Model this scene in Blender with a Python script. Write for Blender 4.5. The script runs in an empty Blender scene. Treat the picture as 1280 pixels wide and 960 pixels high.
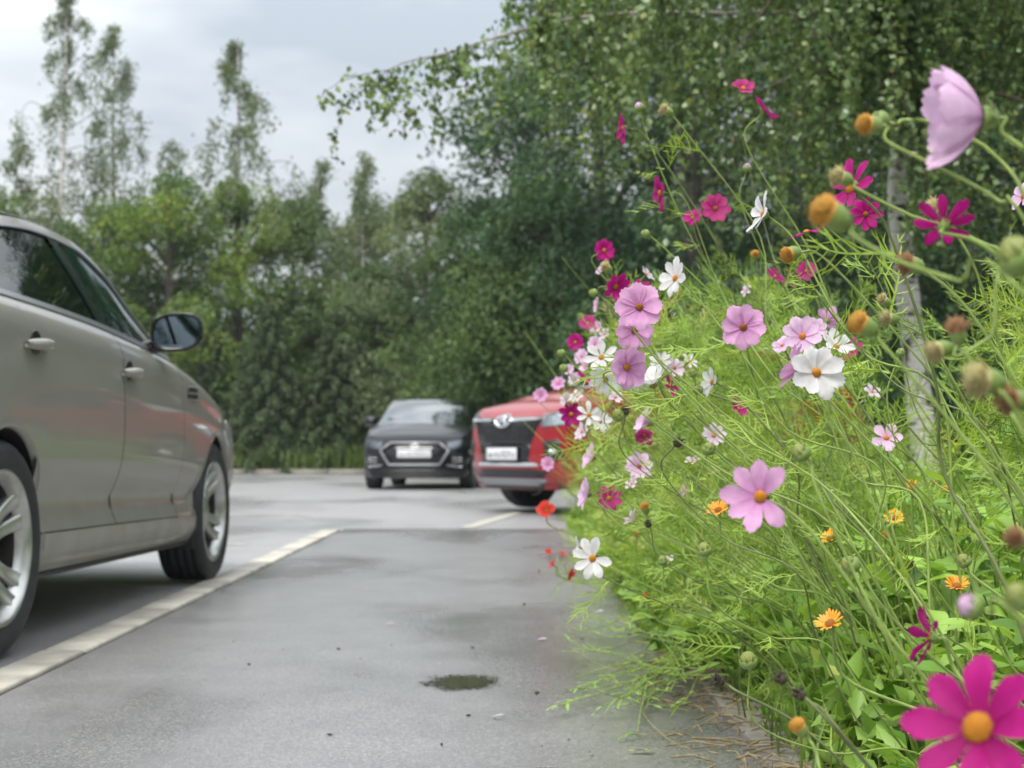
import bpy, math, random
import numpy as np
from mathutils import Vector, Matrix

random.seed(7)
RNG = np.random.default_rng(11)
SC = bpy.context.scene
COL = SC.collection

# ------------------------------------------------------------------ camera
CAM_H = 0.635
FPX = 1960.0                      # focal length in pixels of a 1280 px wide picture
PITCH = math.atan2(80.0, FPX)
cam_d = bpy.data.cameras.new('camera')
cam = bpy.data.objects.new('camera', cam_d)
COL.objects.link(cam)
cam.location = (0, 0, CAM_H)
cam.rotation_euler = (math.pi / 2 + PITCH, 0, 0)
cam_d.sensor_fit = 'HORIZONTAL'
cam_d.sensor_width = 36.0
cam_d.lens = FPX / 1280 * 36
cam_d.clip_start = 0.05
cam_d.clip_end = 2000
cam_d.dof.use_dof = True
cam_d.dof.focus_distance = 2.25
cam_d.dof.aperture_fstop = 7.8
SC.camera = cam

# ------------------------------------------------------------------ world: overcast sky
SUN_EL, SUN_ROT = math.radians(58), math.radians(200)
SKY_LEVEL = 0.55
world = bpy.data.worlds.new('World')
SC.world = world
world.use_nodes = True
wn, wl = world.node_tree.nodes, world.node_tree.links
wn.clear()
w_out = wn.new('ShaderNodeOutputWorld')
w_bg = wn.new('ShaderNodeBackground')
w_sky = wn.new('ShaderNodeTexSky')
w_sky.sky_type = 'NISHITA'
w_sky.sun_disc = False
w_sky.sun_elevation = SUN_EL
w_sky.sun_rotation = SUN_ROT
w_tc = wn.new('ShaderNodeTexCoord')
w_sep = wn.new('ShaderNodeSeparateXYZ')
wl.new(w_tc.outputs['Generated'], w_sep.inputs[0])
# overcast luminance: brighter towards the zenith (1 + 2 sin e) / 3
w_cl = wn.new('ShaderNodeClamp'); wl.new(w_sep.outputs['Z'], w_cl.inputs[0])
w_m1 = wn.new('ShaderNodeMath'); w_m1.operation = 'MULTIPLY_ADD'
wl.new(w_cl.outputs[0], w_m1.inputs[0]); w_m1.inputs[1].default_value = 2.2; w_m1.inputs[2].default_value = 0.72
# cloud sheet: noise on a flattened direction so that the clouds lie in layers
w_map = wn.new('ShaderNodeMapping'); w_map.inputs['Scale'].default_value = (1.0, 1.0, 2.6)
w_map.inputs['Location'].default_value = (0.31, 0.0, 0.12)
wl.new(w_tc.outputs['Generated'], w_map.inputs[0])
w_n = wn.new('ShaderNodeTexNoise'); w_n.inputs['Scale'].default_value = 3.6
w_n.inputs['Detail'].default_value = 4; w_n.inputs['Roughness'].default_value = 0.5
wl.new(w_map.outputs[0], w_n.inputs['Vector'])
w_r = wn.new('ShaderNodeValToRGB')
w_r.color_ramp.elements[0].position = 0.36; w_r.color_ramp.elements[0].color = (4.1, 4.6, 5.2, 1)
w_r.color_ramp.elements[1].position = 0.62; w_r.color_ramp.elements[1].color = (7.6, 7.85, 8.05, 1)
wl.new(w_n.outputs['Fac'], w_r.inputs[0])
w_mul = wn.new('ShaderNodeVectorMath'); w_mul.operation = 'SCALE'
wl.new(w_r.outputs[0], w_mul.inputs[0]); wl.new(w_m1.outputs[0], w_mul.inputs['Scale'])
w_mix = wn.new('ShaderNodeMix'); w_mix.data_type = 'RGBA'; w_mix.inputs['Factor'].default_value = 0.94
wl.new(w_sky.outputs[0], w_mix.inputs['A']); wl.new(w_mul.outputs[0], w_mix.inputs['B'])
wl.new(w_mix.outputs['Result'], w_bg.inputs['Color'])
w_bg.inputs['Strength'].default_value = 0.1 * SKY_LEVEL
wl.new(w_bg.outputs[0], w_out.inputs[0])

sun_d = bpy.data.lights.new('sun', 'SUN')
sun_d.energy = 1.5
sun_d.angle = math.radians(22)
sun_d.color = (1.0, 0.96, 0.9)
sun = bpy.data.objects.new('sun', sun_d)
COL.objects.link(sun)
# sun behind the camera and to the left, high
_sd = Vector((-0.35 * math.cos(SUN_EL), -0.93 * math.cos(SUN_EL), math.sin(SUN_EL))).normalized()
sun.rotation_euler = _sd.to_track_quat('Z', 'Y').to_euler()

SC.view_settings.view_transform = 'Standard'
SC.view_settings.look = 'None'
SC.view_settings.exposure = 1.15
SC.view_settings.gamma = 1.0
SC.render.engine = 'CYCLES'
SC.cycles.max_bounces = 8
SC.cycles.transparent_max_bounces = 12
SC.cycles.sample_clamp_indirect = 6
SC.cycles.use_denoising = True

# ------------------------------------------------------------------ helpers
def pix(px, py, y):
    """world point that the photograph shows at (px, py), at distance y in front of the camera"""
    u, v = (px - 640) / FPX, (480 - py) / FPX
    d = Vector((u, math.cos(PITCH) - v * math.sin(PITCH), math.sin(PITCH) + v * math.cos(PITCH)))
    d *= y / d.y
    return Vector((d.x, d.y, d.z + CAM_H))

def mesh_np(name, verts, quads=None, tris=None, attrs=None, smooth=False):
    me = bpy.data.meshes.new(name)
    verts = np.asarray(verts, np.float32).reshape(-1, 3)
    parts, sizes = [], []
    if quads is not None and len(quads):
        q = np.asarray(quads, np.int32).reshape(-1, 4); parts.append(q.ravel()); sizes.append(np.full(len(q), 4, np.int32))
    if tris is not None and len(tris):
        t = np.asarray(tris, np.int32).reshape(-1, 3); parts.append(t.ravel()); sizes.append(np.full(len(t), 3, np.int32))
    loops = np.concatenate(parts); tot = np.concatenate(sizes)
    me.vertices.add(len(verts)); me.vertices.foreach_set('co', verts.ravel())
    me.loops.add(len(loops)); me.loops.foreach_set('vertex_index', loops)
    me.polygons.add(len(tot))
    me.polygons.foreach_set('loop_start', np.concatenate([[0], np.cumsum(tot)[:-1]]).astype(np.int32))
    if smooth:
        me.polygons.foreach_set('use_smooth', np.ones(len(tot), bool))
    if attrs:
        for k, a in attrs.items():
            at = me.attributes.new(k, 'FLOAT', 'FACE'); at.data.foreach_set('value', np.asarray(a, np.float32))
    me.update(calc_edges=True)
    return me

class Geo:
    """collects quads and triangles of one mesh"""
    def __init__(s): s.v, s.q, s.t, s.n = [], [], [], 0
    def add(s, v, q=None, t=None):
        v = np.asarray(v, float).reshape(-1, 3)
        s.v.append(v)
        if q is not None and len(q): s.q.append(np.asarray(q, int).reshape(-1, 4) + s.n)
        if t is not None and len(t): s.t.append(np.asarray(t, int).reshape(-1, 3) + s.n)
        s.n += len(v); return s
    def grid(s, P, close_u=False, close_v=False, flip=False):
        n, m = P.shape[:2]
        i, j = np.meshgrid(np.arange(n if close_u else n - 1), np.arange(m if close_v else m - 1), indexing='ij')
        i2, j2 = (i + 1) % n, (j + 1) % m
        q = np.stack([i * m + j, i2 * m + j, i2 * m + j2, i * m + j2], -1).reshape(-1, 4)
        if flip: q = q[:, ::-1]
        return s.add(P.reshape(-1, 3), q)
    def tube(s, pts, rad, k=6, cap=True):
        pts = np.asarray(pts, float); n = len(pts)
        rad = np.broadcast_to(np.asarray(rad, float), (n,))
        tan = np.gradient(pts, axis=0); tan /= np.linalg.norm(tan, axis=1, keepdims=True) + 1e-9
        ref = np.array([0, 0, 1.0]) if abs(tan[0, 2]) < 0.9 else np.array([1.0, 0, 0])
        a = np.cross(tan, ref); a /= np.linalg.norm(a, axis=1, keepdims=True) + 1e-9
        b = np.cross(a, tan)
        th = np.linspace(0, 2 * np.pi, k, endpoint=False)
        P = pts[:, None] + rad[:, None, None] * (np.cos(th)[None, :, None] * a[:, None] + np.sin(th)[None, :, None] * b[:, None])
        s.grid(P, close_v=True)
        if cap:
            base = s.n - n * k
            t = [[base, base + j + 1, base + j] for j in range(1, k - 1)]
            e = base + (n - 1) * k
            t += [[e, e + j, e + j + 1] for j in range(1, k - 1)]
            s.t.append(np.array(t))
        return s
    def box(s, c, d, rot=None):
        c, d = np.array(c, float), np.array(d, float) / 2
        sg = np.array([[x, y, z] for x in (-1, 1) for y in (-1, 1) for z in (-1, 1)], float)
        v = sg * d
        if rot is not None: v = v @ np.array(rot).T
        return s.add(v + c, [[0, 1, 3, 2], [4, 6, 7, 5], [0, 4, 5, 1], [2, 3, 7, 6], [0, 2, 6, 4], [1, 5, 7, 3]])
    def lathe(s, prof, k=24, axis='x', c=(0, 0, 0)):
        """prof: (offset along axis, radius) rows"""
        prof = np.array(prof, float); th = np.linspace(0, 2 * np.pi, k, endpoint=False)
        o = np.repeat(prof[:, :1], k, 1); r = prof[:, 1:2]
        ca, sa = r * np.cos(th), r * np.sin(th)
        P = {'x': np.stack([o, ca, sa], -1), 'z': np.stack([ca, sa, o], -1), 'y': np.stack([sa, o, ca], -1)}[axis]
        return s.grid(P + np.array(c), close_v=True)
    def mesh(s, name, smooth=True, attrs=None):
        return mesh_np(name, np.concatenate(s.v), np.concatenate(s.q) if s.q else None, np.concatenate(s.t) if s.t else None, attrs, smooth)
    def build(s, name, m, parent=None, smooth=True, bevel=0, kind=None, label=None, solid=0):
        return link(name, s.mesh(name, smooth), m, parent, bevel, kind, label, solid)

def link(name, me, m=None, parent=None, bevel=0, kind=None, label=None, solid=0):
    o = bpy.data.objects.new(name, me)
    if m is not None and me is not None and not me.materials: me.materials.append(m)
    COL.objects.link(o)
    if parent is not None: o.parent = parent
    if kind: o['kind'] = kind
    if label: o['label'] = label
    if solid:
        md = o.modifiers.new('thickness', 'SOLIDIFY'); md.thickness = solid; md.offset = -1
    if bevel:
        md = o.modifiers.new('edge', 'BEVEL'); md.width = bevel; md.segments = 2; md.limit_method = 'ANGLE'; md.angle_limit = math.radians(35)
    return o

def tag(o, label, cat, group=None):
    o['label'] = label; o['category'] = cat
    if group: o['group'] = group
    return o

def root(name, loc, label, cat, group=None, rz=0.0):
    o = bpy.data.objects.new(name, None); COL.objects.link(o)
    o.empty_display_size = 0.1
    o.location = loc; o.rotation_euler = (0, 0, rz)
    return tag(o, label, cat, group)

def curve_pts(P, n=12):
    """smooth polyline through the points P"""
    P = np.array([tuple(p) for p in P], float)
    if len(P) == 2: return P[0] + (P[1] - P[0]) * np.linspace(0, 1, n)[:, None]
    Q = np.vstack([2 * P[0] - P[1], P, 2 * P[-1] - P[-2]])
    out = []
    per = max(2, n // (len(P) - 1))
    for i in range(1, len(Q) - 2):
        t = np.linspace(0, 1, per, endpoint=False)[:, None]
        a, b, c, d = Q[i - 1], Q[i], Q[i + 1], Q[i + 2]
        out.append(0.5 * (2 * b + (c - a) * t + (2 * a - 5 * b + 4 * c - d) * t ** 2 + (3 * b - a - 3 * c + d) * t ** 3))
    out.append(P[-1:])
    return np.concatenate(out)

def pch(xs, ys):
    """monotone cubic interpolation"""
    x, y = np.array(xs, float), np.array(ys, float)
    h = np.diff(x); dl = np.diff(y) / h
    m = np.zeros_like(y)
    for i in range(1, len(x) - 1):
        if dl[i - 1] * dl[i] > 0:
            w1, w2 = 2 * h[i] + h[i - 1], h[i] + 2 * h[i - 1]
            m[i] = (w1 + w2) / (w1 / dl[i - 1] + w2 / dl[i])
    m[0], m[-1] = dl[0], dl[-1]
    def f(q):
        q = np.asarray(q, float); qc = np.clip(q, x[0], x[-1])
        i = np.clip(np.searchsorted(x, qc) - 1, 0, len(h) - 1)
        t = (qc - x[i]) / h[i]
        return ((2 * t ** 3 - 3 * t ** 2 + 1) * y[i] + (t ** 3 - 2 * t ** 2 + t) * h[i] * m[i]
                + (-2 * t ** 3 + 3 * t ** 2) * y[i + 1] + (t ** 3 - t ** 2) * h[i] * m[i + 1])
    return f

# ------------------------------------------------------------------ materials
def new_mat(name):
    m = bpy.data.materials.new(name); m.use_nodes = True
    n, l = m.node_tree.nodes, m.node_tree.links
    return m, n, l, n['Principled BSDF']

def simple(name, col, rough=0.5, metal=0.0, coat=0.0, spec=0.5, noise=0.0, nscale=30.0, ior=1.5, bump=0.0, obj_var=0.0):
    m, n, l, b = new_mat(name)
    b.inputs['Base Color'].default_value = (*col, 1)
    b.inputs['Roughness'].default_value = rough
    b.inputs['Metallic'].default_value = metal
    b.inputs['Coat Weight'].default_value = coat
    b.inputs['Coat Roughness'].default_value = 0.04
    b.inputs['Specular IOR Level'].default_value = spec
    b.inputs['IOR'].default_value = ior
    if noise or bump:
        tc = n.new('ShaderNodeTexCoord'); t = n.new('ShaderNodeTexNoise')
        t.inputs['Scale'].default_value = nscale; t.inputs['Detail'].default_value = 5
        l.new(tc.outputs['Object'], t.inputs['Vector'])
        if noise:
            r = n.new('ShaderNodeMapRange'); r.inputs[1].default_value = 0.3; r.inputs[2].default_value = 0.7
            r.inputs[3].default_value = 1 - noise; r.inputs[4].default_value = 1 + noise
            l.new(t.outputs['Fac'], r.inputs[0])
            v = n.new('ShaderNodeVectorMath'); v.operation = 'SCALE'; v.inputs[0].default_value = col
            l.new(r.outputs[0], v.inputs['Scale']); src = v.outputs[0]
            if obj_var:
                oi = n.new('ShaderNodeObjectInfo'); mr = n.new('ShaderNodeMapRange')
                mr.inputs[3].default_value = 1 - obj_var; mr.inputs[4].default_value = 1 + obj_var
                l.new(oi.outputs['Random'], mr.inputs[0]); v2 = n.new('ShaderNodeVectorMath'); v2.operation = 'SCALE'
                l.new(src, v2.inputs[0]); l.new(mr.outputs[0], v2.inputs['Scale']); src = v2.outputs[0]
            l.new(src, b.inputs['Base Color'])
        if bump:
            bp = n.new('ShaderNodeBump'); bp.inputs['Strength'].default_value = bump; bp.inputs['Distance'].default_value = 0.004
            l.new(t.outputs['Fac'], bp.inputs['Height']); l.new(bp.outputs[0], b.inputs['Normal'])
    return m

def leafy(name, c0, c1, c2=None, trans=0.35, rough=0.45, obj_var=0.0, spec=0.4):
    """leaf material: colour by the per-leaf attribute, light passes through"""
    m, n, l, b = new_mat(name)
    a = n.new('ShaderNodeAttribute'); a.attribute_name = 'tint'
    r = n.new('ShaderNodeValToRGB')
    r.color_ramp.elements[0].color = (*c0, 1); r.color_ramp.elements[1].color = (*c1, 1)
    r.color_ramp.elements[1].position = 0.9
    if c2 is not None:
        e = r.color_ramp.elements.new(1.0); e.color = (*c2, 1)
    l.new(a.outputs['Fac'], r.inputs[0])
    src = r.outputs[0]
    if obj_var:
        oi = n.new('ShaderNodeObjectInfo'); mr = n.new('ShaderNodeMapRange')
        mr.inputs[3].default_value = 1 - obj_var; mr.inputs[4].default_value = 1 + obj_var
        l.new(oi.outputs['Random'], mr.inputs[0])
        v = n.new('ShaderNodeVectorMath'); v.operation = 'SCALE'
        l.new(src, v.inputs[0]); l.new(mr.outputs[0], v.inputs['Scale']); src = v.outputs[0]
    l.new(src, b.inputs['Base Color'])
    b.inputs['Roughness'].default_value = rough
    b.inputs['Specular IOR Level'].default_value = spec
    tr = n.new('ShaderNodeBsdfTranslucent')
    g = n.new('ShaderNodeVectorMath'); g.operation = 'MULTIPLY'; g.inputs[1].default_value = (1.25, 1.2, 0.6)
    l.new(src, g.inputs[0]); l.new(g.outputs[0], tr.inputs[0])
    mx = n.new('ShaderNodeMixShader'); mx.inputs[0].default_value = trans
    l.new(b.outputs[0], mx.inputs[1]); l.new(tr.outputs[0], mx.inputs[2])
    l.new(mx.outputs[0], n['Material Output'].inputs[0])
    return m

def petal_mat(name, base, tip, trans=0.35):
    """petal: colour runs from claw to tip along the petal, with fine veins"""
    m, n, l, b = new_mat(name)
    tc = n.new('ShaderNodeTexCoord'); sp = n.new('ShaderNodeSeparateXYZ'); l.new(tc.outputs['Generated'], sp.inputs[0])
    r = n.new('ShaderNodeValToRGB'); r.color_ramp.elements[0].color = (*base, 1); r.color_ramp.elements[1].color = (*tip, 1)
    r.color_ramp.elements[0].position = 0.05; r.color_ramp.elements[1].position = 0.6
    l.new(sp.outputs['X'], r.inputs[0])
    w = n.new('ShaderNodeTexWave'); w.bands_direction = 'Y'; w.inputs['Scale'].default_value = 6; w.inputs['Distortion'].default_value = 1.2
    l.new(tc.outputs['Generated'], w.inputs['Vector'])
    mr = n.new('ShaderNodeMapRange'); mr.inputs[3].default_value = 0.8; mr.inputs[4].default_value = 1.08
    l.new(w.outputs['Fac'], mr.inputs[0])
    v = n.new('ShaderNodeVectorMath'); v.operation = 'SCALE'; l.new(r.outputs[0], v.inputs[0]); l.new(mr.outputs[0], v.inputs['Scale'])
    oi = n.new('ShaderNodeObjectInfo'); om = n.new('ShaderNodeMapRange'); om.inputs[3].default_value = 0.84; om.inputs[4].default_value = 1.06
    l.new(oi.outputs['Random'], om.inputs[0])
    bn = n.new('ShaderNodeTexNoise'); bn.inputs['Scale'].default_value = 3.0; bn.inputs['Detail'].default_value = 5; l.new(tc.outputs['Generated'], bn.inputs['Vector'])
    bm = n.new('ShaderNodeMapRange'); bm.inputs[1].default_value = .3; bm.inputs[2].default_value = .7; bm.inputs[3].default_value = 0.88; bm.inputs[4].default_value = 1.05
    l.new(bn.outputs['Fac'], bm.inputs[0])
    ox = n.new('ShaderNodeMath'); ox.operation = 'MULTIPLY'; l.new(om.outputs[0], ox.inputs[0]); l.new(bm.outputs[0], ox.inputs[1])
    v0 = v; v = n.new('ShaderNodeVectorMath'); v.operation = 'SCALE'; l.new(v0.outputs[0], v.inputs[0]); l.new(ox.outputs[0], v.inputs['Scale'])
    l.new(v.outputs[0], b.inputs['Base Color'])
    b.inputs['Roughness'].default_value = 0.55; b.inputs['Specular IOR Level'].default_value = 0.25
    bp = n.new('ShaderNodeBump'); bp.inputs['Strength'].default_value = 0.25; bp.inputs['Distance'].default_value = 0.001
    l.new(w.outputs['Fac'], bp.inputs['Height']); l.new(bp.outputs[0], b.inputs['Normal'])
    tr = n.new('ShaderNodeBsdfTranslucent'); l.new(v.outputs[0], tr.inputs[0])
    mx = n.new('ShaderNodeMixShader'); mx.inputs[0].default_value = trans
    l.new(b.outputs[0], mx.inputs[1]); l.new(tr.outputs[0], mx.inputs[2]); l.new(mx.outputs[0], n['Material Output'].inputs[0])
    return m

def asphalt(name, base, wet=0.5, wet_lo=0.45, wet_hi=0.62, agg=(0.02, 0.22), wscale=0.7, rough_dry=0.42, rough_wet=0.2, bump=(0.3, 0.06), ior=1.9):
    m, n, l, b = new_mat(name)
    tc = n.new('ShaderNodeTexCoord')
    ag = n.new('ShaderNodeTexVoronoi'); ag.inputs['Scale'].default_value = 240; l.new(tc.outputs['Object'], ag.inputs['Vector'])
    sp = n.new('ShaderNodeSeparateColor'); l.new(ag.outputs['Color'], sp.inputs[0])
    r = n.new('ShaderNodeValToRGB'); cr = r.color_ramp
    cr.elements[0].position = 0.0; cr.elements[0].color = (agg[0], agg[0], agg[0] * 1.05, 1)
    cr.elements[1].position = 0.72; cr.elements[1].color = (base, base * 0.975, base * 0.96, 1)
    e = cr.elements.new(1.0); e.color = (agg[1], agg[1] * 0.96, agg[1] * 0.9, 1)
    l.new(sp.outputs[0], r.inputs[0])
    big = n.new('ShaderNodeTexNoise'); big.inputs['Scale'].default_value = wscale; big.inputs['Detail'].default_value = 4
    mp = n.new('ShaderNodeMapping'); mp.inputs['Scale'].default_value = (1.0, 0.45, 1.0)
    l.new(tc.outputs['Object'], mp.inputs[0]); l.new(mp.outputs[0], big.inputs['Vector'])
    wr = n.new('ShaderNodeMapRange'); wr.interpolation_type = 'SMOOTHSTEP'
    wr.inputs[1].default_value = wet_lo; wr.inputs[2].default_value = wet_hi; wr.inputs[3].default_value = 0; wr.inputs[4].default_value = wet
    l.new(big.outputs['Fac'], wr.inputs[0])
    dk = n.new('ShaderNodeMapRange'); dk.inputs[3].default_value = 1.0; dk.inputs[4].default_value = 0.68; l.new(wr.outputs[0], dk.inputs[0])
    mid = n.new('ShaderNodeTexNoise'); mid.inputs['Scale'].default_value = 4.0; mid.inputs['Detail'].default_value = 6
    l.new(tc.outputs['Object'], mid.inputs['Vector'])
    mm = n.new('ShaderNodeMapRange'); mm.inputs[1].default_value = 0.3; mm.inputs[2].default_value = 0.7; mm.inputs[3].default_value = 0.9; mm.inputs[4].default_value = 1.1
    l.new(mid.outputs['Fac'], mm.inputs[0])
    mu = n.new('ShaderNodeMath'); mu.operation = 'MULTIPLY'; l.new(dk.outputs[0], mu.inputs[0]); l.new(mm.outputs[0], mu.inputs[1])
    v = n.new('ShaderNodeVectorMath'); v.operation = 'SCALE'; l.new(r.outputs[0], v.inputs[0]); l.new(mu.outputs[0], v.inputs['Scale'])
    l.new(v.outputs[0], b.inputs['Base Color'])
    ro = n.new('ShaderNodeMapRange'); ro.inputs[3].default_value = rough_dry; ro.inputs[4].default_value = rough_wet; l.new(wr.outputs[0], ro.inputs[0])
    l.new(ro.outputs[0], b.inputs['Roughness']); b.inputs['IOR'].default_value = ior
    bp = n.new('ShaderNodeBump'); bp.inputs['Distance'].default_value = 0.003
    bs = n.new('ShaderNodeMapRange'); bs.inputs[3].default_value = bump[0]; bs.inputs[4].default_value = bump[1]; l.new(wr.outputs[0], bs.inputs[0])
    l.new(bs.outputs[0], bp.inputs['Strength']); l.new(ag.outputs['Distance'], bp.inputs['Height']); l.new(bp.outputs[0], b.inputs['Normal'])
    return m

M = {}
M['asphalt_path'] = asphalt('wet_path_asphalt', 0.225, wet=0.8, agg=(0.14, 0.36), rough_dry=0.32, rough_wet=0.17, bump=(0.15, 0.04))
M['asphalt_road'] = asphalt('wet_road_asphalt', 0.34, wet=0.9, wet_lo=0.46, wet_hi=0.62, agg=(0.19, 0.5), wscale=0.45, rough_dry=0.36, rough_wet=0.26, bump=(0.10, 0.03), ior=2.4)
M['kerb'] = simple('pale_kerb_concrete', (0.41, 0.38, 0.325), 0.6, noise=0.34, nscale=7, bump=0.5, obj_var=0.09)
M['joint'] = simple('joint_dirt', (0.03, 0.028, 0.022), 0.9)
M['slab'] = simple('paving_slab_concrete', (0.23, 0.21, 0.18), 0.7, noise=0.25, nscale=18, bump=0.3)
M['soil'] = simple('bed_soil', (0.055, 0.045, 0.03), 0.9, noise=0.45, nscale=9, bump=0.8)
M['earth'] = simple('grassy_earth', (0.05, 0.07, 0.025), 0.9, noise=0.4, nscale=0.8)
M['line'] = simple('worn_line_paint', (0.45, 0.43, 0.36), 0.5, noise=0.3, nscale=12)
M['stem'] = simple('stem_green', (0.23, 0.32, 0.07), 0.5, noise=0.25, nscale=40)
M['stem_dark'] = simple('stem_olive', (0.13, 0.16, 0.05), 0.55, noise=0.3, nscale=40)
M['stem_dry'] = simple('stem_straw', (0.32, 0.25, 0.13), 0.7, noise=0.3, nscale=40)
M['calyx'] = simple('calyx_green', (0.16, 0.24, 0.05), 0.5, noise=0.25, nscale=150)
M['bud_pale'] = simple('bud_pale_green', (0.20, 0.23, 0.05), 0.55, noise=0.3, nscale=200)
M['seed_dark'] = simple('seed_head_dark', (0.05, 0.04, 0.022), 0.7, noise=0.5, nscale=200)
M['floret'] = simple('disc_floret_gold', (0.60, 0.25, 0.012), 0.6, noise=0.3, nscale=400)
M['floret_dark'] = simple('disc_floret_bronze', (0.34, 0.13, 0.015), 0.6, noise=0.4, nscale=400)
M['spent_yellow'] = simple('spent_floret_yellow', (0.48, 0.25, 0.035), 0.7, noise=0.35, nscale=300)
M['spent_brown'] = simple('spent_floret_brown', (0.26, 0.14, 0.06), 0.75, noise=0.4, nscale=300)
M['spent_straw'] = simple('spent_floret_straw', (0.40, 0.35, 0.15), 0.75, noise=0.35, nscale=300)
M['orange'] = simple('marigold_orange', (0.85, 0.30, 0.015), 0.5, noise=0.2, nscale=150)
M['yellow_orange'] = simple('marigold_amber', (0.85, 0.42, 0.02), 0.5, noise=0.2, nscale=150)
M['P'] = petal_mat('petal_pink', (0.66, 0.26, 0.56), (0.86, 0.46, 0.75))
M['L'] = petal_mat('petal_pale_pink', (0.76, 0.40, 0.68), (0.90, 0.62, 0.85))
M['H'] = petal_mat('petal_blush', (0.66, 0.46, 0.60), (0.82, 0.68, 0.78))
M['W'] = petal_mat('petal_white', (0.78, 0.74, 0.72), (0.84, 0.82, 0.82))
M['K'] = petal_mat('petal_magenta', (0.34, 0.003, 0.12), (0.50, 0.008, 0.215))
M['R'] = petal_mat('petal_rose', (0.40, 0.015, 0.14), (0.52, 0.045, 0.22))
M['poppy'] = petal_mat('petal_scarlet', (0.5, 0.03, 0.02), (0.80, 0.07, 0.045))
M['feather'] = leafy('feathery_leaf', (0.09, 0.175, 0.02), (0.42, 0.58, 0.095), (0.56, 0.54, 0.20), trans=0.3, rough=0.45)
M['broad'] = leafy('marigold_leaf', (0.10, 0.23, 0.025), (0.36, 0.55, 0.11), (0.42, 0.48, 0.10), trans=0.35, rough=0.42, obj_var=0.25)
M['litter'] = simple('dry_litter', (0.25, 0.19, 0.10), 0.8, noise=0.4, nscale=60)
M['leaf_yellow'] = simple('fallen_leaf', (0.34, 0.33, 0.08), 0.5, noise=0.4, nscale=60)
M['puddle'] = None
def puddle_mat():
    m, n, l, b = new_mat('puddle_water')
    b.inputs['Base Color'].default_value = (0.05, 0.05, 0.035, 1); b.inputs['Roughness'].default_value = 0.04; b.inputs['IOR'].default_value = 1.33
    tc = n.new('ShaderNodeTexCoord'); mp = n.new('ShaderNodeMapping'); mp.inputs['Scale'].default_value = (1 / .15, 1 / .20, 1)
    l.new(tc.outputs['Object'], mp.inputs[0])
    ln = n.new('ShaderNodeVectorMath'); ln.operation = 'LENGTH'; l.new(mp.outputs[0], ln.inputs[0])
    n1 = n.new('ShaderNodeTexNoise'); n1.inputs['Scale'].default_value = 14; n1.inputs['Detail'].default_value = 3; l.new(tc.outputs['Object'], n1.inputs['Vector'])
    vo = n.new('ShaderNodeTexVoronoi'); vo.inputs['Scale'].default_value = 190; l.new(tc.outputs['Object'], vo.inputs['Vector'])
    sp = n.new('ShaderNodeSeparateColor'); l.new(vo.outputs['Color'], sp.inputs[0])
    a = n.new('ShaderNodeMath'); a.operation = 'MULTIPLY_ADD'; a.inputs[1].default_value = .55; l.new(n1.outputs['Fac'], a.inputs[0]); l.new(ln.outputs['Value'], a.inputs[2])
    c = n.new('ShaderNodeMath'); c.operation = 'MULTIPLY_ADD'; c.inputs[1].default_value = .38; l.new(sp.outputs[0], c.inputs[0]); l.new(a.outputs[0], c.inputs[2])
    r = n.new('ShaderNodeMapRange'); r.inputs[1].default_value = 1.12; r.inputs[2].default_value = .98; l.new(c.outputs[0], r.inputs[0])
    t = n.new('ShaderNodeBsdfTransparent'); mx = n.new('ShaderNodeMixShader')
    l.new(r.outputs[0], mx.inputs[0]); l.new(t.outputs[0], mx.inputs[1]); l.new(b.outputs[0], mx.inputs[2]); l.new(mx.outputs[0], n['Material Output'].inputs[0])
    return m
M['puddle'] = puddle_mat()
M['birch_leaf'] = leafy('birch_leaf', (0.065, 0.125, 0.04), (0.23, 0.33, 0.11), (0.36, 0.38, 0.10), trans=0.3, rough=0.34, spec=0.6)
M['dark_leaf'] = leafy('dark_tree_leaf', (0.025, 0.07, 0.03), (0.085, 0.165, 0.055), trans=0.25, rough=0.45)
M['mid_leaf'] = leafy('mid_tree_leaf', (0.045, 0.09, 0.028), (0.15, 0.235, 0.065), trans=0.3, rough=0.5)
M['light_leaf'] = leafy('light_tree_leaf', (0.07, 0.14, 0.025), (0.21, 0.32, 0.06), (0.34, 0.36, 0.06), trans=0.35, rough=0.5)
M['grey_leaf'] = leafy('far_birch_leaf', (0.10, 0.14, 0.07), (0.20, 0.25, 0.12), trans=0.3, rough=0.5)
M['spruce'] = leafy('spruce_needles', (0.04, 0.07, 0.035), (0.11, 0.16, 0.06), trans=0.1, rough=0.55)
M['grass'] = leafy('verge_grass', (0.06, 0.11, 0.025), (0.18, 0.26, 0.06), trans=0.3, rough=0.5)
M['bark'] = simple('grey_bark', (0.10, 0.085, 0.07), 0.85, noise=0.4, nscale=8, bump=0.6)
M['bark_pale'] = simple('pale_branch_bark', (0.30, 0.26, 0.22), 0.7, noise=0.35, nscale=12, bump=0.3)
M['twig'] = simple('twig_brown', (0.07, 0.05, 0.03), 0.7)

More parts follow.
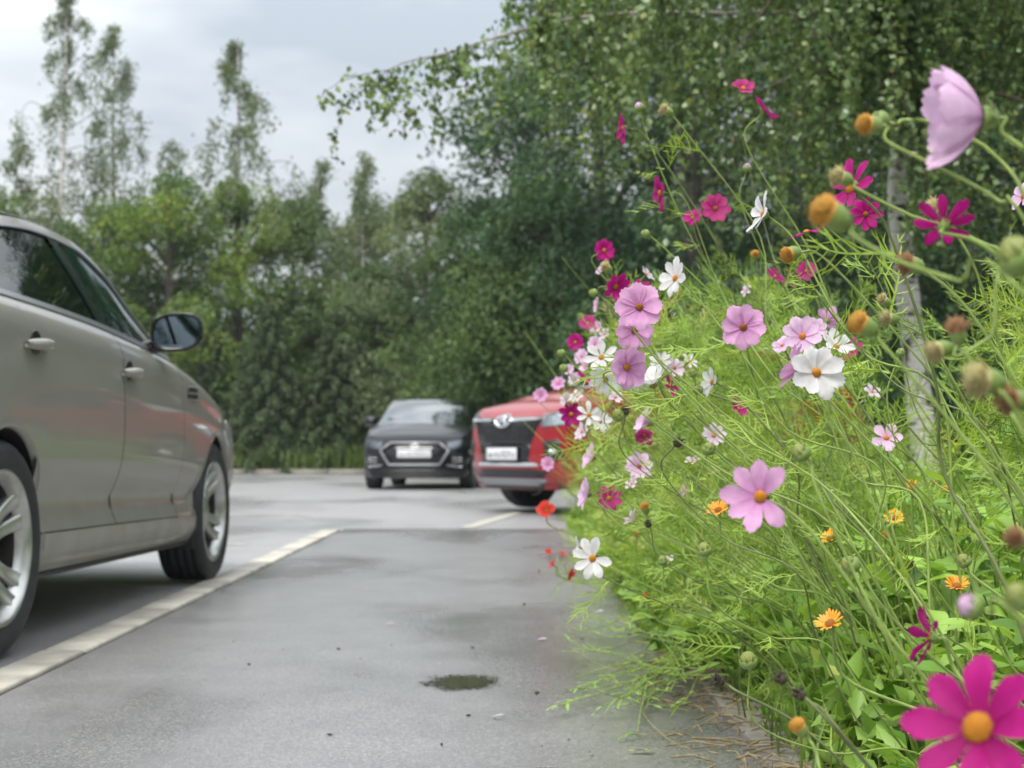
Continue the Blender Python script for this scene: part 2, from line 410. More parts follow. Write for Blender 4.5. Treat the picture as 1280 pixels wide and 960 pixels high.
def birch_bark():
    m, n, l, b = new_mat('birch_bark')
    tc = n.new('ShaderNodeTexCoord'); mp = n.new('ShaderNodeMapping'); mp.inputs['Scale'].default_value = (4, 4, 26)
    l.new(tc.outputs['Object'], mp.inputs[0])
    t = n.new('ShaderNodeTexNoise'); t.inputs['Scale'].default_value = 1.6; t.inputs['Detail'].default_value = 5; l.new(mp.outputs[0], t.inputs['Vector'])
    mp2 = n.new('ShaderNodeMapping'); mp2.inputs['Scale'].default_value = (5, 5, 5); l.new(tc.outputs['Object'], mp2.inputs[0])
    t2 = n.new('ShaderNodeTexNoise'); t2.inputs['Scale'].default_value = 1.4; t2.inputs['Detail'].default_value = 3; l.new(mp2.outputs[0], t2.inputs['Vector'])
    r = n.new('ShaderNodeValToRGB'); r.color_ramp.elements[0].position = 0.33; r.color_ramp.elements[0].color = (0.05, 0.045, 0.04, 1)
    r.color_ramp.elements[1].position = 0.43; r.color_ramp.elements[1].color = (0.62, 0.58, 0.54, 1)
    l.new(t.outputs['Fac'], r.inputs[0])
    r2 = n.new('ShaderNodeValToRGB'); r2.color_ramp.elements[0].position = 0.36; r2.color_ramp.elements[0].color = (0.08, 0.075, 0.06, 1)
    r2.color_ramp.elements[1].position = 0.44; r2.color_ramp.elements[1].color = (1, 1, 1, 1)
    l.new(t2.outputs['Fac'], r2.inputs[0])
    mx = n.new('ShaderNodeMix'); mx.data_type = 'RGBA'; mx.blend_type = 'MULTIPLY'; mx.inputs['Factor'].default_value = 1
    l.new(r.outputs[0], mx.inputs['A']); l.new(r2.outputs[0], mx.inputs['B']); l.new(mx.outputs['Result'], b.inputs['Base Color'])
    b.inputs['Roughness'].default_value = 0.65
    bp = n.new('ShaderNodeBump'); bp.inputs['Distance'].default_value = 0.01; bp.inputs['Strength'].default_value = 0.5
    l.new(t.outputs['Fac'], bp.inputs['Height']); l.new(bp.outputs[0], b.inputs['Normal'])
    return m
M['birch'] = birch_bark()

def car_paint(name, col, metal=0.5, rough=0.32, dirt=0.5, dirtcol=(0.16, 0.145, 0.12), flake=0.12, coat=1.0, spec=0.5):
    m, n, l, b = new_mat(name)
    tc = n.new('ShaderNodeTexCoord')
    f = n.new('ShaderNodeTexNoise'); f.inputs['Scale'].default_value = 900; f.inputs['Detail'].default_value = 1
    l.new(tc.outputs['Object'], f.inputs['Vector'])
    mr = n.new('ShaderNodeMapRange'); mr.inputs[1].default_value = 0.3; mr.inputs[2].default_value = 0.7
    mr.inputs[3].default_value = 1 - flake; mr.inputs[4].default_value = 1 + flake; l.new(f.outputs['Fac'], mr.inputs[0])
    v = n.new('ShaderNodeVectorMath'); v.operation = 'SCALE'; v.inputs[0].default_value = col; l.new(mr.outputs[0], v.inputs['Scale'])
    # road film: stronger low on the body, broken up by noise
    sp = n.new('ShaderNodeSeparateXYZ'); l.new(tc.outputs['Object'], sp.inputs[0])
    zr = n.new('ShaderNodeMapRange'); zr.inputs[1].default_value = 0.62; zr.inputs[2].default_value = 0.16; zr.inputs[3].default_value = 0.04; zr.inputs[4].default_value = 1.0
    l.new(sp.outputs['Z'], zr.inputs[0])
    dn = n.new('ShaderNodeTexNoise'); dn.inputs['Scale'].default_value = 7; dn.inputs['Detail'].default_value = 7; l.new(tc.outputs['Object'], dn.inputs['Vector'])
    dr = n.new('ShaderNodeMapRange'); dr.inputs[1].default_value = 0.35; dr.inputs[2].default_value = 0.75; l.new(dn.outputs['Fac'], dr.inputs[0])
    mu = n.new('ShaderNodeMath'); mu.operation = 'MULTIPLY'; l.new(zr.outputs[0], mu.inputs[0]); l.new(dr.outputs[0], mu.inputs[1])
    mu2 = n.new('ShaderNodeMath'); mu2.operation = 'MULTIPLY'; mu2.inputs[1].default_value = dirt; l.new(mu.outputs[0], mu2.inputs[0])
    mx = n.new('ShaderNodeMix'); mx.data_type = 'RGBA'; l.new(mu2.outputs[0], mx.inputs['Factor']); l.new(v.outputs[0], mx.inputs['A']); mx.inputs['B'].default_value = (*dirtcol, 1)
    l.new(mx.outputs['Result'], b.inputs['Base Color'])
    b.inputs['Metallic'].default_value = metal; b.inputs['Roughness'].default_value = rough; b.inputs['Specular IOR Level'].default_value = spec
    ct = n.new('ShaderNodeMapRange'); ct.inputs[3].default_value = coat; ct.inputs[4].default_value = 0.05; l.new(mu2.outputs[0], ct.inputs[0])
    l.new(ct.outputs[0], b.inputs['Coat Weight']); b.inputs['Coat Roughness'].default_value = 0.05
    return m

def glass(name, tint=(0.25, 0.42, 0.36), clear=0.6, ior=1.7):
    m, n, l, b = new_mat(name)
    n.remove(b)
    t = n.new('ShaderNodeBsdfTransparent'); t.inputs[0].default_value = (*[c * clear for c in tint], 1)
    g = n.new('ShaderNodeBsdfGlossy'); g.inputs['Roughness'].default_value = 0.02; g.inputs[0].default_value = (0.95, 0.97, 0.97, 1)
    fr = n.new('ShaderNodeFresnel'); fr.inputs[0].default_value = ior
    mx = n.new('ShaderNodeMixShader'); l.new(fr.outputs[0], mx.inputs[0]); l.new(t.outputs[0], mx.inputs[1]); l.new(g.outputs[0], mx.inputs[2])
    l.new(mx.outputs[0], n['Material Output'].inputs[0])
    return m

M['paint_grey'] = car_paint('champagne_grey_paint', (0.275, 0.264, 0.234), 0.12, 0.45, 0.9, coat=0.75, spec=0.25)
M['paint_black'] = car_paint('black_paint', (0.004, 0.005, 0.008), 0.0, 0.3, 0.03, coat=0.65, spec=0.1)
M['paint_red'] = car_paint('red_paint', (0.29, 0.003, 0.010), 0.05, 0.3, 0.3, coat=0.6, spec=0.3)
M['black_plastic'] = simple('black_plastic', (0.018, 0.018, 0.02), 0.5, noise=0.2, nscale=60)
M['gloss_black'] = simple('gloss_black_trim', (0.01, 0.01, 0.011), 0.12)
M['void'] = simple('unlit_cavity', (0.006, 0.006, 0.006), 0.9)
M['chrome'] = simple('bright_trim', (0.72, 0.73, 0.74), 0.12, metal=1.0)
M['silver'] = simple('silver_plastic', (0.50, 0.51, 0.52), 0.35, metal=0.7)
M['alloy'] = simple('dusty_alloy', (0.50, 0.50, 0.48), 0.30, metal=0.85, noise=0.3, nscale=9)
M['alloy_dark'] = simple('brake_and_barrel', (0.07, 0.065, 0.06), 0.5, metal=0.6, noise=0.4, nscale=12)
M['rubber'] = simple('tyre_rubber', (0.022, 0.023, 0.026), 0.62, noise=0.35, nscale=14, bump=0.25)
M['glass'] = glass('tinted_window_glass', (0.30, 0.62, 0.50), 0.85, ior=1.36)
M['glass_dark'] = glass('privacy_window_glass', (0.05, 0.07, 0.065), 0.6, ior=1.36)
M['glass_far'] = glass('windscreen_glass', (0.10, 0.14, 0.13), 0.5, ior=4.2)
M['lamp_glass'] = glass('lamp_lens', (0.9, 0.93, 0.95), 0.9, ior=1.6)
M['lamp_smoke'] = simple('smoked_lamp_reflector', (0.20, 0.21, 0.23), 0.25, metal=0.8)
M['dull_silver'] = simple('dull_silver_trim', (0.28, 0.285, 0.30), 0.4, metal=0.6)
M['lamp_in'] = simple('lamp_reflector', (0.72, 0.74, 0.76), 0.2, metal=0.9)
M['mirror'] = simple('mirror_silvering', (0.40, 0.50, 0.55), 0.03, metal=1.0)
M['plate'] = simple('number_plate_white', (0.72, 0.73, 0.74), 0.4, noise=0.05, nscale=20)
M['plate_ink'] = simple('number_plate_ink', (0.10, 0.10, 0.11), 0.5)
M['seat'] = simple('seat_cloth', (0.06, 0.06, 0.062), 0.8, noise=0.2, nscale=30)
# ------------------------------------------------------------------ ground, path, kerb, bed
def sheet_obj(name, x0, x1, y0, y1, z, m, nx=2, ny=2, label=None, zf=None):
    xs, ys = np.linspace(x0, x1, nx), np.linspace(y0, y1, ny)
    X, Y = np.meshgrid(xs, ys, indexing='ij')
    Z = np.full_like(X, z) if zf is None else z + zf(X, Y)
    o = Geo().grid(np.stack([X, Y, Z], -1)).build(name, m)
    o['kind'] = 'structure'
    return o
KX0, KX1, KEND, BEDX, BEDEND = -1.458, -1.325, 12.15, 0.50, 13.2
sheet_obj('ground', -600, 600, -600, 600, -0.05, M['earth'])
sheet_obj('road', -22, 30, -8, 38.6, -0.006, M['asphalt_road'])
sheet_obj('path', KX1 + 0.010, BEDX + 0.06, -4, KEND + 0.25, -0.001, M['asphalt_path'])
bed = sheet_obj('flower_bed', BEDX + 0.10, 4.2, -3, BEDEND, 0.012, M['soil'], 40, 120,
          zf=lambda X, Y: 0.03 * np.sin(X * 7.1 + Y * 3) * np.sin(Y * 5.3) + 0.03 * np.minimum((X - BEDX - .1) * 4, 1))
# flush kerb of pale stones with open joints
kerb = root('kerb', (0, 0, 0), 'flush pale concrete kerb between the path and the parking lane', 'kerb')
L = 1.255
y = 4.9 - 8 * L
i = 0
while y < KEND - 0.1:
    y1 = min(y + L, KEND)
    c = ((KX0 + KX1) / 2 + RNG.normal(0, .0015), (y + y1) / 2, -0.055 + 0.010 + RNG.normal(0, .0012))
    Geo().box((0, 0, 0), (KX1 - KX0, y1 - y - 0.03, 0.11)).build('kerb_stone', M['kerb'], kerb, smooth=False, bevel=0.008).location = c
    y = y1; i += 1
Geo().box(((KX0 + KX1) / 2, (4.9 - 8 * L + KEND) / 2, -0.004), (KX1 - KX0 + 0.03, KEND - 4.9 + 8 * L, 0.004)).build('kerb_bedding', M['joint'], kerb, smooth=False)
# slabs that edge the bed, mostly overgrown
edging = root('bed_edging', (0, 0, 0), 'low grey paving slabs edging the flower bed, mostly overgrown', 'edging')
y = 0.4
while y < BEDEND:
    Geo().box((0, 0, 0), (0.12, 0.245, 0.09)).build('edging_slab', M['slab'], edging, smooth=False, bevel=0.006).matrix_local = (
        Matrix.Translation((BEDX + 0.06 + RNG.normal(0, .004), y + .125, -0.025 + RNG.normal(0, .004))) @ Matrix.Rotation(RNG.normal(0, .02), 4, 'Z') @ Matrix.Rotation(RNG.normal(0, .02), 4, 'Y'))
    y += 0.255
# far kerb and verge
sheet_obj('verge', -40, 40, 38.8, 60, 0.08, M['earth'], 30, 12, zf=lambda X, Y: 0.10 * np.sin(X * .7) + 0.04 * (Y - 38.8))
fk = root('kerb', (0, 38.7, 0), 'low grey kerb along the far grass verge', 'kerb')
for k in range(-22, 23):
    Geo().box((0, 0, 0), (0.99, 0.15, 0.2)).build('kerb_stone', M['slab'], fk, smooth=False).location = (k * 1.0, 0, 0.01 + RNG.normal(0, .004))
# worn parking lines
def painted(x0, y0, x1, y1, w, lab):
    a, b = np.array([x0, y0]), np.array([x1, y1]); d = (b - a) / np.linalg.norm(b - a); n = np.array([-d[1], d[0]]) * w / 2
    t = np.linspace(0, 1, 24)[:, None]; c = a + (b - a) * t
    jit = RNG.normal(0, .006, (24, 1))
    P = np.stack([np.c_[c + n * (1 + jit * 3), np.full(24, -0.0015)], np.c_[c - n * (1 + jit * 3), np.full(24, -0.0015)]], 1)
    o = Geo().grid(P).build('parking_line', M['line']); o['kind'] = 'structure'; o['label'] = lab
    return o
p0, p1 = pix(582, 661, 12.3), pix(640, 641, 15.2)
painted(p0.x, 12.6, p1.x + .1, 15.9, .13, 'worn pale line before the red car')
for (xa, ya, xb, yb) in ((-6.0, 11.2, -1.75, 10.4), (-7.5, 15.5, -1.9, 14.8), (-8.5, 21.5, -3.0, 20.6)):
    painted(xa, ya, xb, yb, .12, 'worn parking line across the wet lot')
# puddle on the path
pc = pix(577, 851, 4.28)
th = np.linspace(0, 2 * np.pi, 48, endpoint=False)
rr = 1 + .10 * np.sin(3 * th + 1) + .07 * np.sin(5 * th) + .05 * np.sin(11 * th + 2) + RNG.normal(0, .035, 48)
out = np.stack([.17 * rr * np.cos(th), .23 * rr * np.sin(th), 0 * th], -1)
pv = np.vstack([out, [[0, 0, 0]]])
o = link('puddle', mesh_np('puddle', pv, tris=[[k, (k + 1) % 48, 48] for k in range(48)]), M['puddle'])
o.location = (pc.x, 4.28, .0015)
o['kind'] = 'structure'
# ------------------------------------------------------------------ cars
def norm_grid(P):
    gu = np.gradient(P, axis=0); gv = np.gradient(P, axis=1)
    n = np.cross(gu, gv); n /= np.linalg.norm(n, axis=2, keepdims=True) + 1e-9
    return n

class Car:
    def __init__(s, **k):
        s.__dict__.update(k)
        s.w = pch(*zip(*s.w_k)); s.z0 = pch(*zip(*s.z0_k)); s.zt = pch(*zip(*s.zt_k))
        s.ins = pch(*zip(*s.ins_k)); s.fo = pch(*zip(*s.fo_k)); s.ro = pch(*zip(*s.ro_k))
        tl = sorted(s.top_k)
        s.xr = pch([p[0] for p in tl], [p[1] for p in tl]); s.zr = pch([p[0] for p in tl], [p[2] for p in tl])
        s.yC, s.yA = tl[0][0], tl[-1][0]
    # surfaces (right side; mirrored by sgn)
    def S(s, y, v, sg=1):
        z = s.z0(y) + (s.zt(y) - s.z0(y)) * v
        return np.stack([sg * (s.w(y) - s.ins(v)), y + 0 * v, z], -1)
    def nose(s, th, v, sg=1, front=True):
        y0, y1, off = (s.yn, s.yf, s.fo) if front else (s.rn, s.yr, s.ro)
        wv = s.w(y0) - s.ins(v); e = 2.0 / s.nexp
        c, sn = np.clip(np.cos(th), 0, 1) ** e, np.clip(np.sin(th), 0, 1) ** e
        d = 1 if front else -1
        x = wv * c; y = y0 + (y1 - d * off(v) - y0) * sn
        zt = s.zt(y0) + ((s.zhf if front else s.zhr) - s.zt(y0)) * np.sin(th) ** 1.5
        zb = s.z0(y0) + (s.zb_end - s.z0(y0)) * np.sin(th)
        return np.stack([sg * x, y, zb + (zt - zb) * v], -1)
    def fpt(s, x, z, off=0.0, front=True):
        """point of the front (or rear) face over lateral x and height z"""
        y0, y1, of = (s.yn, s.yf, s.fo) if front else (s.rn, s.yr, s.ro)
        x, z = np.asarray(x, float), np.asarray(z, float); e = s.nexp / 2.0
        v = np.clip((z - s.zb_end) / (s.zt(y0) - s.zb_end), 0, 1)
        for _ in range(6):
            wv = s.w(y0) - s.ins(v)
            c = np.clip(np.abs(x) / wv, 0, 0.999) ** e; sn = np.sqrt(1 - c * c)
            zt = s.zt(y0) + ((s.zhf if front else s.zhr) - s.zt(y0)) * sn ** 1.5
            zb = s.z0(y0) + (s.zb_end - s.z0(y0)) * sn
            v = np.clip((z - zb) / (zt - zb), 0, 1)
        d = 1 if front else -1
        y = y0 + (y1 - d * of(v) - y0) * sn ** (1 / e)
        return np.stack([x, y + d * off, z], -1)
    def G(s, y, v, sg=1):
        xb, zb = s.w(y) - s.ins(1.0), s.zt(y)
        xr, zr = s.xr(y), np.maximum(s.zr(y), zb + 1e-3)
        h = zr - zb
        return np.stack([sg * (xb + (xr - xb) * v + 0.10 * h * v * (1 - v)), y + 0 * v, zb + h * v], -1)
    # mesh helpers
    def sheet(s, name, P, m, parent=None, off=0.0, thick=0.0, label=None, kind=None):
        n = norm_grid(P)
        ctr = np.array([0, np.clip(P[..., 1].mean(), -1.0, 1.0) * 0.8, 0.55])
        if (n * (P - ctr)).sum() < 0: n = -n; P = P[:, ::-1]; n = n[:, ::-1]
        Q = P + n * off
        g = Geo().grid(Q)
        if thick:
            B = Q - n * thick
            ring = lambda A: np.concatenate([A[:, 0], A[-1, 1:], A[-2::-1, -1], A[0, -2:0:-1]])
            g.grid(np.stack([ring(Q), ring(B)], 1), close_u=True)
        return g.build(name, m, parent or s.root, label=label, kind=kind)
    def side(s, name, m, y0, y1, v0=0.0, v1=1.0, sg=1, n=24, nv=14, arch=None, off=0.0, surf=None, slant=0.0, parent=None, thick=0.0, label=None, ys=None):
        a = np.linspace(0, 1, n)[:, None]
        if ys is not None: y = np.asarray(ys)[:, None]; a = (y - y[0]) / (y[-1] - y[0])
        else: y = y0 + (y1 - y0) * a
        b = np.linspace(0, 1, nv)[None, :]
        lo = v0(y) if callable(v0) else v0 + 0 * y
        hi = v1(y) if callable(v1) else v1 + 0 * y
        if arch is not None:
            yc, zc, R = arch
            za = zc + np.sqrt(np.clip(R * R - (y - yc) ** 2, 0, None))
            za = np.where(np.abs(y - yc) < R, za, 0)
            lo = np.maximum(lo, (za - s.z0(y)) / (s.zt(y) - s.z0(y)))
        v = lo + (hi - lo) * b
        yy = y + slant * v * (1 - a) if not isinstance(slant, tuple) else y + slant[0] * v * (1 - a) + slant[1] * v * a
        return s.sheet(name, (surf or s.S)(yy + 0 * v, v, sg), m, parent, off, thick, label)
    def fshape(s, name, outline, m, off=0.006, depth=0.02, front=True, parent=None, label=None, kind=None):
        o = np.array(outline, float)
        # densify the outline
        d = []
        for i in range(len(o)):
            p, q = o[i], o[(i + 1) % len(o)]
            k = max(1, int(np.linalg.norm(q - p) / 0.06))
            d += [p + (q - p) * t / k for t in range(k)]
        d = np.array(d); c = d.mean(0)
        rings = [c + (d - c) * r for r in (1.0, 0.66, 0.33, 0.02)]
        P = np.stack([s.fpt(r[:, 0], r[:, 1], off, front) for r in rings], 1)
        back = s.fpt(d[:, 0], d[:, 1], off - depth, front)
        g = Geo().grid(np.concatenate([back[:, None], P], 1), close_u=True)
        return g.build(name, m, parent or s.root, smooth=False, label=label, kind=kind)
    def fbar(s, name, pts, rad, m, off=0.01, front=True, parent=None, k=6):
        p = np.array(pts, float)
        q = [p[0]]
        for i in range(len(p) - 1):
            for t in (0.25, 0.5, 0.75, 1.0): q.append(p[i] + (p[i + 1] - p[i]) * t)
        q = np.array(q)
        return Geo().tube(s.fpt(q[:, 0], q[:, 1], off, front), rad, k).build(name, m, parent or s.root)
    # build everything
    def build(s):
        s.root = root(s.name, s.loc, s.label, s.cat, s.group, s.rz)
        a, R, r, pm = s.a, s.R, s.r, s.paint
        zc = r
        dense = lambda y0, y1, c: np.unique(np.concatenate([np.linspace(y0, y1, 26), [q for q in c + R * np.cos(np.linspace(0, np.pi, 44)) if y0 < q < y1]]))
        for sg in (1, -1):
            # sill, doors, fender, quarter
            s.side('sill_panel', pm, -a + R * 0.93, a - R * 0.93, 0.0, s.v_sill, sg, 24, 6)
            gap = 0.004
            s.side('rear_quarter', pm, 0, 0, 0, 1, sg, nv=22, arch=(-a, zc, R), ys=dense(s.rn, s.yRD, -a))
            s.side('front_fender', pm, 0, 0, 0, 1, sg, nv=22, arch=(a, zc, R), ys=dense(s.yFD, min(a + R, s.yn), a))
            rd = s.side('rear_door', pm, s.yRD + gap, s.yB - gap, s.v_sill + 0.006, 1, sg, 26, 22, slant=(s.sl_r, s.sl_b), arch=(-a, zc, R))
            fd = s.side('front_door', pm, s.yB + gap, s.yFD - gap, s.v_sill + 0.006, 1, sg, 26, 22, slant=(s.sl_b, 0.0))
            # dark gaps behind the shut lines
            for yg, sl in ((s.yB, s.sl_b), (s.yFD, 0.0), (s.yRD, s.sl_r)):
                v = np.linspace(s.v_sill, 1, 14)
                P = s.S(yg + sl * v, v, sg); P[:, 0] -= sg * 0.001
                Q = np.stack([P + [0, -0.006, 0], P + [0, 0.006, 0]], 1)
                s.sheet('panel_gap', Q, M['void'])
            yy = np.linspace(s.yRD, s.yFD, 16)
            P0 = s.S(yy, s.v_sill + 0 * yy, sg); P1 = s.S(yy, s.v_sill + 0.008 + 0 * yy, sg)
            for P in (P0, P1): P[:, 0] -= sg * 0.001
            s.sheet('panel_gap', np.stack([P0, P1], 1), M['void'])
            # wheel-arch lip and liner
            for yc in (-a, a):
                th = np.linspace(-0.08, np.pi + 0.08, 30)
                y, z = yc + R * np.cos(th), zc + R * np.sin(th)
                vv = np.clip((z - s.z0(y)) / (s.zt(y) - s.z0(y)), 0, 1)
                X = s.w(y) - s.ins(vv)
                P = np.stack([np.stack([sg * (X + d), yc + (R + e) * np.cos(th), zc + (R + e) * np.sin(th)], -1) for d, e in ((0.002, 0.012), (0.006, 0.0), (-0.02, -0.006))], 1)
                Geo().grid(P).build('arch_lip', s.arch_mat or pm, s.root)
                P = np.stack([np.stack([sg * (X + d), yc + (R - 0.004 + e) * np.cos(th), zc + (R - 0.004 + e) * np.sin(th)], -1) for d, e in ((-0.015, 0), (-0.30, 0.0), (-0.32, -0.2))], 1)
                Geo().grid(P).build('wheel_arch_liner', M['void'], s.root)
            # greenhouse
            yg = np.linspace(s.yC + 0.001, s.yA - 0.001, 400)
            h = np.maximum(s.zr(yg) - s.zt(yg), 1e-3); slope = np.gradient(s.zr(yg), yg)
            vt_a = np.clip(1 - s.fth * np.sqrt(1 + slope ** 2) / h, 0, 1)
            vb_a = np.clip(0.02 / h, 0, 1)
            vt = lambda y: np.interp(y, yg, vt_a); vb = lambda y: np.minimum(np.interp(y, yg, vb_a), vt(y))
            ok = yg[vt_a > vb_a + 0.02]; tip_f, tip_r = ok[-1], ok[0]
            s.side('roof_rail', pm, s.yC + 0.002, s.yA - 0.002, vt, 1, sg, 60, 4, surf=s.G)
            s.side('window_trim', s.trim, tip_r, tip_f, 0, vb, sg, 40, 3, surf=s.G, off=0.006, thick=0.01)
            if s.top_trim: s.side('window_trim', s.trim, s.yq, tip_f, lambda y: vt(y) - 0.012 / np.interp(y, yg, h), vt, sg, 60, 3, surf=s.G, off=0.005, thick=0.008)
            s.side('door_pillar', pm, s.yC + 0.002, s.yq, 0, vt, sg, 12, 8, surf=s.G, slant=(0, s.sl_c))
            s.side('door_pillar', M['gloss_black'], s.yB - 0.045, s.yB + 0.045, vb, vt, sg, 6, 8, surf=s.G, off=0.002, slant=(s.sl_w, s.sl_w))
            fw = s.side('side_window', s.gl_front, s.yB + 0.045, tip_f, vb, vt, sg, 30, 10, surf=s.G, slant=(s.sl_w, 0.0), off=-0.006)
            s.side('side_window', s.gl_rear, s.yq, s.yB - 0.045, vb, vt, sg, 20, 10, surf=s.G, slant=(s.sl_c, s.sl_w), off=-0.006)
            # black sail at the foot of the front pillar, mirror
            m0 = s.G(np.array([s.ym]), np.array([0.0]), sg)[0]
            mb = Geo()
            th = np.linspace(0, 2 * np.pi, 20, endpoint=False)
            ring = lambda sx, sz, y, cx, cz: np.stack([cx + sg * sx * np.sign(np.cos(th)) * np.abs(np.cos(th)) ** 0.75, y + 0 * th, cz + sz * np.sign(np.sin(th)) * np.abs(np.sin(th)) ** 0.75 + 0.10 * sz * np.cos(th)], -1)
            cx, cz, y0 = m0[0] + sg * 0.125, m0[2] + 0.075, s.ym - 0.02
            P = np.stack([ring(a_, b_, y0 + d_, cx - sg * (1 - a_ / 0.112) * 0.03, cz) for d_, a_, b_ in ((-0.005, 0.098, 0.068), (-0.012, 0.108, 0.078), (0.0, 0.112, 0.082), (0.05, 0.106, 0.076), (0.09, 0.085, 0.058), (0.115, 0.04, 0.03), (0.12, 0.002, 0.002))], 0)
            mb.grid(P[2:], close_v=True)
            mir = mb.build('door_mirror', pm, s.root)
            Geo().grid(P[:3], close_v=True).build('mirror_bezel', M['gloss_black'], mir)
            Pl = P[2:].copy(); lo_ = np.clip((cz - 0.035 - Pl[..., 2]) / 0.05, 0, 1); Pl[..., 2] -= lo_ * .003; Pl[..., 0] += sg * lo_ * .002

            gl = Geo(); P = np.stack([ring(a_, b_, y0 - 0.0045, cx, cz) for a_, b_ in ((0.096, 0.067), (0.05, 0.034), (0.001, 0.001))], 0)
            gl.grid(P, close_v=True).build('mirror_glass', M['mirror'], mir)
            Geo().tube([m0 + [-sg * 0.02, 0, 0.005], m0 + [sg * 0.03, 0.01, 0.02], [cx - sg * 0.07, y0 + 0.05, cz - 0.045]], [0.03, 0.03, 0.035], 8).build('mirror_arm', M['gloss_black'], mir)
            # door handles
            for d, yh, zh in ((fd, s.yh_f, s.zh_f), (rd, s.yh_r, s.zh_r)):
                v = np.array([(zh - s.z0(yh)) / (s.zt(yh) - s.z0(yh))]); hp = s.S(np.array([yh]), v, sg)[0]
                Geo().lathe([(0.0045, 0.001), (0.0045, 0.034), (0.002, 0.040), (-0.01, 0.042)], 18, 'x', (0, 0, 0)).build('handle_recess_shade', M['gloss_black'], d).matrix_local = Matrix.Translation(Vector(hp) + Vector((0, 0, .006))) @ Matrix.Diagonal((sg, 1.3, 1.05, 1))  # raised black disc, its colour painted as the shade of a handle recess
                u = np.linspace(-1, 1, 11)
                line = np.stack([hp[0] + sg * (0.010 + 0.026 * (1 - u ** 2)), yh + 0.105 * u, zh + 0.004 * u], -1)
                g = Geo().tube(line, 0.011 + 0.009 * (1 - u ** 2) ** 0.5, 8)
                g.build('handle', s.handle_mat or pm, d)
        # nose and tail
        def ends(front):
            y0 = min(a + R, s.yn) if front else max(-a - R, s.rn)
            yl = s.yn if front else s.rn
            v = np.linspace(0, 1, 26)
            rows = [s.S(np.full_like(v, y), v) for y in np.linspace(y0, yl, 6)[:-1]] if abs(y0 - yl) > 0.01 else []
            rows += [s.nose(np.full_like(v, t), v, 1, front) for t in np.linspace(0, np.pi / 2, 26)]
            Rr = np.array(rows); L = Rr[::-1].copy()[1:]; L[..., 0] *= -1
            P = np.concatenate([Rr, L])
            s.sheet('front_bumper' if front else 'rear_bumper', P, pm)
        ends(True); ends(False)
        # hood and boot lid
        eta = np.linspace(-1, 1, 25)
        def lid(front):
            yb = s.yA if front else s.yC; yl = s.yn if front else s.rn
            rows = []
            bow0 = s.bow_base if front else -s.bow_rear
            hc = s.hood_crown if front else s.boot_crown
            E = [(s.S(np.array([y]), np.array([1.0]))[0], (yl - y) / (yl - yb)) for y in np.linspace(yb, yl, 22)]
            E += [(s.nose(np.array([t]), np.array([1.0]), 1, front)[0], 0) for t in np.linspace(0, np.pi / 2, 24)[1:]]
            yend = E[-1][0][1]
            for p, k in E:
                q = abs(p[1] - yend) / abs(yb - yend)
                c = hc * (min(1, q * 2.2) ** 0.8)
                rows.append(np.stack([p[0] * eta, p[1] + bow0 * k * k * (1 - eta ** 2), p[2] + c * (1 - np.abs(eta) ** 2.6)], -1))
            s.sheet('hood' if front else 'boot_lid', np.array(rows), pm)
        lid(True); lid(False)
        # roof, windscreen, rear window
        def cross(ys, bow, crown):
            rows = []
            for y, b, c in zip(ys, bow, crown):
                rows.append(np.stack([s.xr(y) * eta, y + b * (1 - eta ** 2), max(s.zr(y), s.zt(y)) + c * (1 - eta ** 2)], -1))
            return np.array(rows)
        L = np.linspace
        s.sheet('roof', cross(L(s.yRr, s.yRf, 20), L(-s.bow_rtop, s.bow_top, 20), L(s.crown, s.crown, 20)), pm)
        s.sheet('windscreen', cross(L(s.yRf + 0.01, s.yA, 20), L(s.bow_top, s.bow_base, 20), L(s.crown, s.hood_crown * 0.9, 20)), s.gl_wind, off=-0.002)
        s.sheet('rear_window', cross(L(s.yC, s.yRr - 0.01, 20), L(-s.bow_rear, -s.bow_rtop, 20), L(s.boot_crown * 0.9, s.crown, 20)), s.gl_rear, off=-0.002)
        # dark boxes added inside the shell to stop light leaking; seats and dashboard
        g = Geo(); wmid = s.w(0.0)
        zt_in = s.zt(0.0) - 0.14
        g.box((0, 0, (s.zfl + zt_in) / 2), (2 * wmid - 0.22, 2 * (a - R) - 0.02, zt_in - s.zfl))
        g.box((0, a + 0.1, (s.zfl + 0.04 + s.zhf - 0.12) / 2), (2 * wmid - 0.74, 2 * R + 0.5, s.zhf - 0.16 - s.zfl))
        g.box((0, -a - 0.05, (s.zfl + 0.04 + s.zt(-a) - 0.2) / 2), (2 * wmid - 0.74, 2 * R + 0.4, s.zt(-a) - 0.24 - s.zfl))
        g.build('underbody_light_block', M['void'], s.root, smooth=False)
        zs = zt_in
        for sx in (-1, 1):
            for yq, nm in ((-0.05, 'front_seat'), (-0.95, 'rear_seat')):
                g = Geo(); x = sx * 0.36
                prof = [(0.0, 0.25, 0.07), (0.18, 0.25, 0.07), (0.30, 0.20, 0.06), (0.335, 0.1, 0.04), (0.34, 0.05, 0.03), (0.36, 0.11, 0.05), (0.44, 0.13, 0.055), (0.50, 0.10, 0.04), (0.51, 0.01, 0.01)]
                th = np.linspace(0, 2 * np.pi, 14, endpoint=False)
                P = np.stack([np.stack([x + w_ * np.cos(th), yq - 0.35 - 0.28 * z_ + d_ * np.sin(th), zs - 0.12 + z_ + 0 * th], -1) for z_, w_, d_ in prof])
                g.grid(P, close_v=True).build(nm, M['seat'], s.root)
        P = np.stack([np.stack([0.62 * eta * wmid / 0.9, s.yA - 0.55 + d + 0.06 * (1 - eta ** 2), zt_in + zz + 0 * eta], -1) for d, zz in ((0, 0), (0.0, 0.07), (0.06, 0.12), (0.5, 0.12))])
        Geo().grid(P).build('dashboard', M['black_plastic'], s.root)
